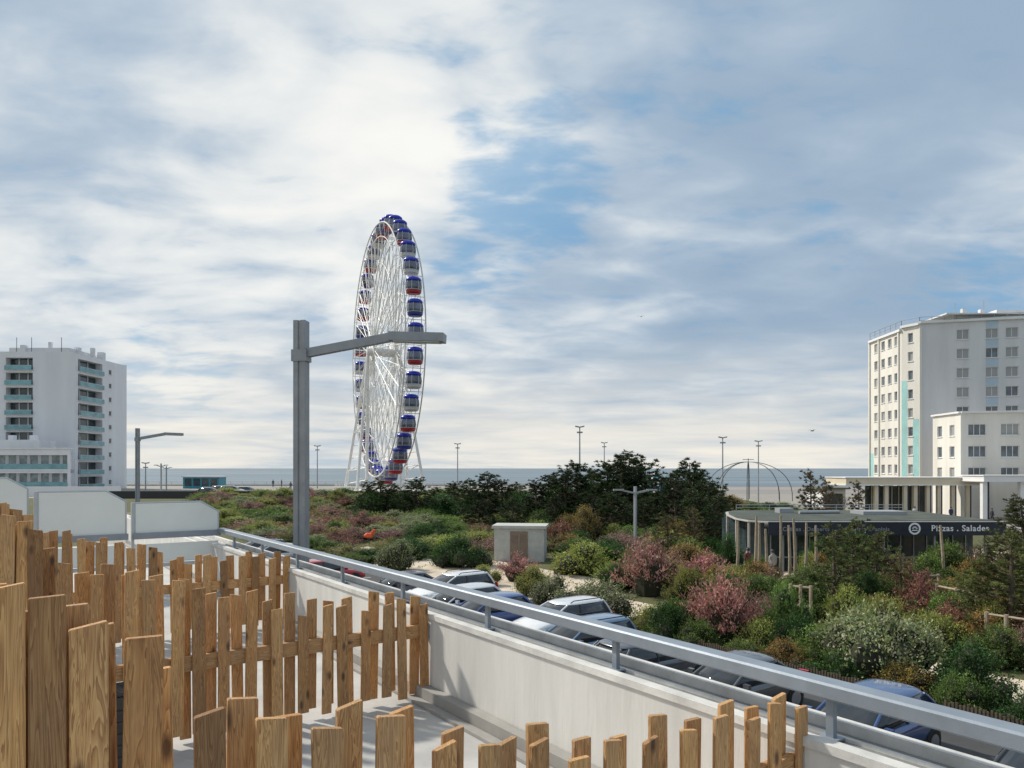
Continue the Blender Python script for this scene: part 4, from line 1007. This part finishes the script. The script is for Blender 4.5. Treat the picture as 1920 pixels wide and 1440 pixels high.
def scatter(n, ya, yb, ma, mb_, wr, hr_, left, right, sp=.55):
    cnt = 0; tries = 0
    while cnt < n and tries < 12000:
        tries += 1
        y = random.uniform(ya, yb); x = random.uniform(ma, mb_) * y
        if x > 36 and y > 62: continue
        if blocked(x, y) or x < -45: continue
        f_ = 1 if y < 70 else 1.35
        w = random.uniform(*wr) * f_
        if any((x - a) ** 2 + (y - b_) ** 2 < (sp * (w / 2 + r)) ** 2 for a, b_, r in placed): continue
        plant(random.choice(left if x < 0 else right), x, y, w, random.uniform(*hr_) * (1 if y < 75 else 1.15)); cnt += 1
LK = ['yg', 'yg', 'g', 'dg', 'hth', 'hth', 'g', 'grs', 'gg', 'br']; RK = ['g', 'g', 'dg', 'yg', 'br', 'yg', 'gold', 'hth', 'dg']
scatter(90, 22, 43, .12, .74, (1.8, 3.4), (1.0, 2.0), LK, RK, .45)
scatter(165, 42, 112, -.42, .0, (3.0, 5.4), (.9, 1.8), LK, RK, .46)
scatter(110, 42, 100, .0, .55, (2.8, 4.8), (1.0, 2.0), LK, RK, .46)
# loose ground cover between the shrubs
V = []; Cc = []
N = 28000; yy = rng.uniform(22, 112, N); xx = rng.uniform(-.42, .72, N) * yy
keep = np.array([not blocked(a, b_) and not (a > 34 and b_ > 62) for a, b_ in zip(xx, yy)]); xx = xx[keep]; yy = yy[keep]
patch = np.sin(xx * .35) * np.sin(yy * .28 + xx * .1) > -.5; xx = xx[patch]; yy = yy[patch]; n = len(xx)
zz = np.array([gh(a, b_) for a, b_ in zip(xx, yy)])
for k in range(3):
    off = rng.normal(0, .10, (n, 3)); off[:, 2] = rng.uniform(.06, .18, n)
    c_ = np.stack([xx, yy, zz], 1) + off; d = unit(n) * .45 + np.array([0, 0, 1.])
    v, cc = leaf_geo(c_, d, .32, .06, rng.uniform(.5, 1.4, n)); V.append(v); Cc.append(cc)
gc = thing('ground_cover', 'loose grass and low weeds over the sandy ground', 'grass', make_leaf_mesh('ground_cover', np.concatenate(V), np.concatenate(Cc)), kind='stuff', color=(.18, .185, .065))

PINEC = (.034, .054, .019)
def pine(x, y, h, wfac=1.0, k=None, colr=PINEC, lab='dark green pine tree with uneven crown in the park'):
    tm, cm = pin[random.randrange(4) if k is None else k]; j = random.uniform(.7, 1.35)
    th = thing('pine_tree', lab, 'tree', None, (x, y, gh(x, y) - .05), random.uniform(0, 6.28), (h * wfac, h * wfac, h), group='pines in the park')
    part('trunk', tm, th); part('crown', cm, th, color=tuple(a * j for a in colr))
def pinepx(px, top, D, wfac=1.0, k=None, colr=PINEC):
    x = bx(px, D); pine(x, D, bz(top, D) - gh(x, D) + .1, wfac, k, colr)
for px, top, D, wf in ((690, 905, 92, 1.5), (712, 902, 90, 1.6), (740, 908, 94, 1.4), (780, 898, 88, 1.5), (815, 915, 90, 1.5), (850, 905, 92, 1.4), (885, 900, 86, 1.4), (910, 888, 84, 1.4), (940, 902, 88, 1.4), (975, 908, 90, 1.5), (1005, 902, 84, 1.4),
        (1030, 890, 86, 1.3), (1060, 880, 82, 1.35), (1085, 868, 84, 1.3), (1110, 878, 86, 1.3), (1140, 868, 80, 1.3), (1165, 856, 78, 1.25), (1185, 850, 80, 1.3), (1210, 862, 82, 1.2), (1240, 890, 76, 1.4), (1268, 882, 80, 1.3), (1292, 864, 74, 1.15), (1315, 885, 76, 1.2), (1262, 900, 66, 1.3), (1300, 920, 60, 1.4), (1340, 930, 62, 1.2),
        (1110, 930, 70, 1.5), (1150, 925, 68, 1.5), (1210, 935, 66, 1.5), (1040, 930, 74, 1.5), (960, 935, 76, 1.6), (900, 938, 76, 1.6), (1320, 905, 68, 1.4), (1345, 915, 70, 1.4)):
    pinepx(px, top, D, wf)
for px, D, w, h in ((705, 90, 6, 3.8), (760, 90, 6, 3.6), (830, 88, 7, 3.4), (905, 86, 7, 4.2), (980, 86, 7, 4), (1050, 84, 7, 4.6), (1110, 84, 7, 5), (1175, 80, 7, 5.8), (1240, 78, 6, 4.6), (1290, 76, 6, 5)):
    plant('dg', bx(px, D), D, w, h, 'in the dark belt of trees')
plant('gold', bx(1095, 66), 66, 3.6, 3.2, 'before the dark pines'); plant('gold', bx(1065, 68), 68, 3, 2.6, 'before the dark pines'); plant('gold', bx(1270, 58), 58, 4, 2.6, 'before the dark pines')
for px, D, w, h in ((1400, 80, 6, 1.8), (1440, 78, 7, 1.6), (1500, 76, 7, 1.8), (1560, 74, 7, 2), (1620, 72, 6, 2.4), (1350, 74, 6, 2.2), (1380, 70, 5, 1.8)):
    plant('g', bx(px, D), D, w, h, 'behind the pavilion')
# nearer young pines on the right
YP = (.11, .13, .045)
pinepx(1520, 884, 63, .8, 4, (.12, .10, .055)); pinepx(1548, 900, 66, .8, 5, (.12, .10, .055)); pinepx(1610, 905, 64, .8, 4, (.11, .095, .05)); pinepx(1600, 975, 36, 1.1, 4, YP); pinepx(1560, 990, 33, 1.2, 5, YP); pinepx(1490, 1075, 32, 1.2, 5, YP); pinepx(1895, 1000, 27, 1.2, 4, (.15, .17, .055)); pinepx(1850, 1050, 28, 1.2, 5, (.15, .16, .055)); pinepx(1925, 1030, 29, 1.2, 1, (.13, .15, .05))
pinepx(1690, 1040, 32, 1.1, 4, (.13, .13, .05)); pinepx(1915, 935, 39, 1.1, 3, (.07, .08, .035)); pinepx(1250, 965, 50, 1.2, 5, (.11, .10, .04)); pinepx(1300, 955, 54, 1.2, 4, (.10, .09, .035)); pinepx(1640, 995, 35, 1.1, 5, YP)
# bare tree
random.seed(5); mb = MB()
def br(p, d, L, r, dep):
    q = p + d * L; mb.tube([p, p.lerp(q, .5) + Vector((random.uniform(-1, 1), random.uniform(-1, 1), 0)) * L * .06, q], [r, r * .85, r * .65], 5)
    if dep:
        for _ in range(3): nd = (d + Vector((random.uniform(-.8, .8), random.uniform(-.8, .8), random.uniform(-.1, .5)))).normalized(); br(q, nd, L * random.uniform(.6, .85), r * .62, dep - 1)
br(Vector((0, 0, 0)), ZV, .7, .05, 5)
bt = thing('bare_tree', 'small leafless tree in front of the pavilion', 'tree', None, (bx(1822, 41), 41, 0)); part('trunk', mb.mesh('trunk', ['bark']), bt)
bt2 = copy_tree(bt, (bx(1560, 62), 62, 0), 2, (1.6, 1.6, 1.9))

# ------------------------------------------------------------------ world
SUN_AZ = math.radians(-60); SUN_EL = math.radians(42)
sd = Vector((math.sin(SUN_AZ) * math.cos(SUN_EL), math.cos(SUN_AZ) * math.cos(SUN_EL), math.sin(SUN_EL)))
w = bpy.data.worlds.new('World'); scene.world = w; w.use_nodes = True; nt = w.node_tree; bg = nt.nodes['Background']
sky = nt.nodes.new('ShaderNodeTexSky'); sky.sky_type = 'NISHITA'; sky.sun_disc = False; sky.sun_elevation = SUN_EL; sky.sun_rotation = SUN_AZ % (2 * math.pi); sky.ozone_density = 2.0
skc = mixc(nt, 1.0, sky.outputs[0], (.075, .078, .08), 'MULTIPLY')
gen = tco(nt, 'Generated')
def vdot(vec):
    n = nt.nodes.new('ShaderNodeVectorMath'); n.operation = 'DOT_PRODUCT'; nt.links.new(gen, n.inputs[0]); v = Vector(vec).normalized(); n.inputs[1].default_value = v; return n.outputs['Value']
sp = nt.nodes.new('ShaderNodeSeparateXYZ'); nt.links.new(gen, sp.inputs[0])
zc = mth(nt, 'MAXIMUM', sp.outputs[2], 0.0); den = mth(nt, 'ADD', zc, .22)
cx_ = nt.nodes.new('ShaderNodeCombineXYZ'); nt.links.new(mth(nt, 'DIVIDE', sp.outputs[0], den), cx_.inputs[0]); nt.links.new(mth(nt, 'DIVIDE', sp.outputs[1], den), cx_.inputs[1])
cv = cx_.outputs[0]
def dirpx(px, py): return ((px - 960) / F, 1, (878 - py) / F)
def spot(px, py, inner, outer):
    d = vdot(dirpx(px, py)); return ramp(nt, d, [(math.cos(math.radians(outer)), 0), (math.cos(math.radians(inner)), 1)], 'EASE')
big = noise(nt, mapping(nt, cv, (1, 1.1, 1), (0, 0, .5), (3.1, 1.7, 0)), 1.5, 3, .5, .3)
med = noise(nt, mapping(nt, cv, (1, 1.4, 1), (0, 0, -.35), (7.3, 2.2, 0)), 3.0, 5, .5, .35)
fin = noise(nt, mapping(nt, cv, (1, 1.7, 1), (0, 0, -.3), (1.3, 9.2, 0)), 7, 5, .55, .25)
left = vdot((-.93, .35, .42))
lb = ramp(nt, left, [(0, 0), (.25, .18), (.62, .85), (.85, 1)])
val = mth(nt, 'ADD', mth(nt, 'MULTIPLY', big, .56), mth(nt, 'MULTIPLY', med, .52)); val = mth(nt, 'ADD', val, mth(nt, 'MULTIPLY', fin, .09))
val = mth(nt, 'ADD', val, mth(nt, 'MULTIPLY', lb, .14))
val = mth(nt, 'ADD', val, mth(nt, 'MULTIPLY', spot(900, 330, 2, 20), .05))
val = mth(nt, 'SUBTRACT', val, mth(nt, 'MULTIPLY', spot(1500, 250, 4, 32), .07))
ccol = ramp(nt, val, [(.44, (.32, .43, .56)), (.55, (.37, .48, .61)), (.64, (.48, .575, .68)), (.73, (.72, .77, .80)), (.86, (.96, .955, .92))], 'B_SPLINE')
gap = mth(nt, 'MAXIMUM', spot(985, 350, 0, 8), mth(nt, 'MULTIPLY', spot(905, 485, 0, 5), .8))
gap = mth(nt, 'MAXIMUM', gap, mth(nt, 'MULTIPLY', spot(1890, 560, 1, 7), .7)); gap = mth(nt, 'MAXIMUM', gap, mth(nt, 'MULTIPLY', spot(290, 710, 1, 8), .5)); gap = mth(nt, 'MAXIMUM', gap, mth(nt, 'MULTIPLY', spot(1300, 120, 2, 26), .22)); gap = mth(nt, 'MAXIMUM', gap, mth(nt, 'MULTIPLY', spot(1580, 800, 1, 7), .5))
gm_ = mth(nt, 'ADD', gap, mth(nt, 'MULTIPLY', mth(nt, 'SUBTRACT', .47, med), 1.6)); gm_ = mth(nt, 'ADD', gm_, mth(nt, 'MULTIPLY', mth(nt, 'SUBTRACT', .5, fin), 2.0))
gm2 = ramp(nt, gm_, [(.2, 0), (1.4, .68)], 'EASE')
out = mixc(nt, gm2, ccol, mixc(nt, .7, skc, (.20, .47, .75)))
el = ramp(nt, sp.outputs[2], [(0, 1), (.03, .9), (.09, .5), (.18, 0)])
hn = noise(nt, mapping(nt, gen, (2, 2, 22)), 2.2, 5, .55, .3)
hcol = ramp(nt, hn, [(.34, (.52, .60, .67)), (.48, (.76, .76, .73)), (.64, (.93, .88, .78))])
out = mixc(nt, el, out, hcol)
nt.links.new(out, bg.inputs['Color']); bg.inputs['Strength'].default_value = 1.0

sl = bpy.data.lights.new('sun', 'SUN'); sl.energy = 4.0; sl.angle = math.radians(3.0); sl.color = (1, .935, .83)
so = bpy.data.objects.new('sun', sl); COL.objects.link(so); so.rotation_euler = (-sd).to_track_quat('-Z', 'Y').to_euler(); so.location = (0, 0, 60)

cam = bpy.data.cameras.new('camera'); cam.sensor_width = 36; cam.lens = F / 1920 * 36; cam.shift_y = 158 / 1920; cam.clip_start = .05; cam.clip_end = 60000
co = bpy.data.objects.new('camera', cam); co.location = (0, 0, CZ); co.rotation_euler = (math.radians(90), 0, 0); COL.objects.link(co); scene.camera = co
scene.view_settings.view_transform = 'Standard'; scene.view_settings.look = 'None'; scene.view_settings.exposure = 0
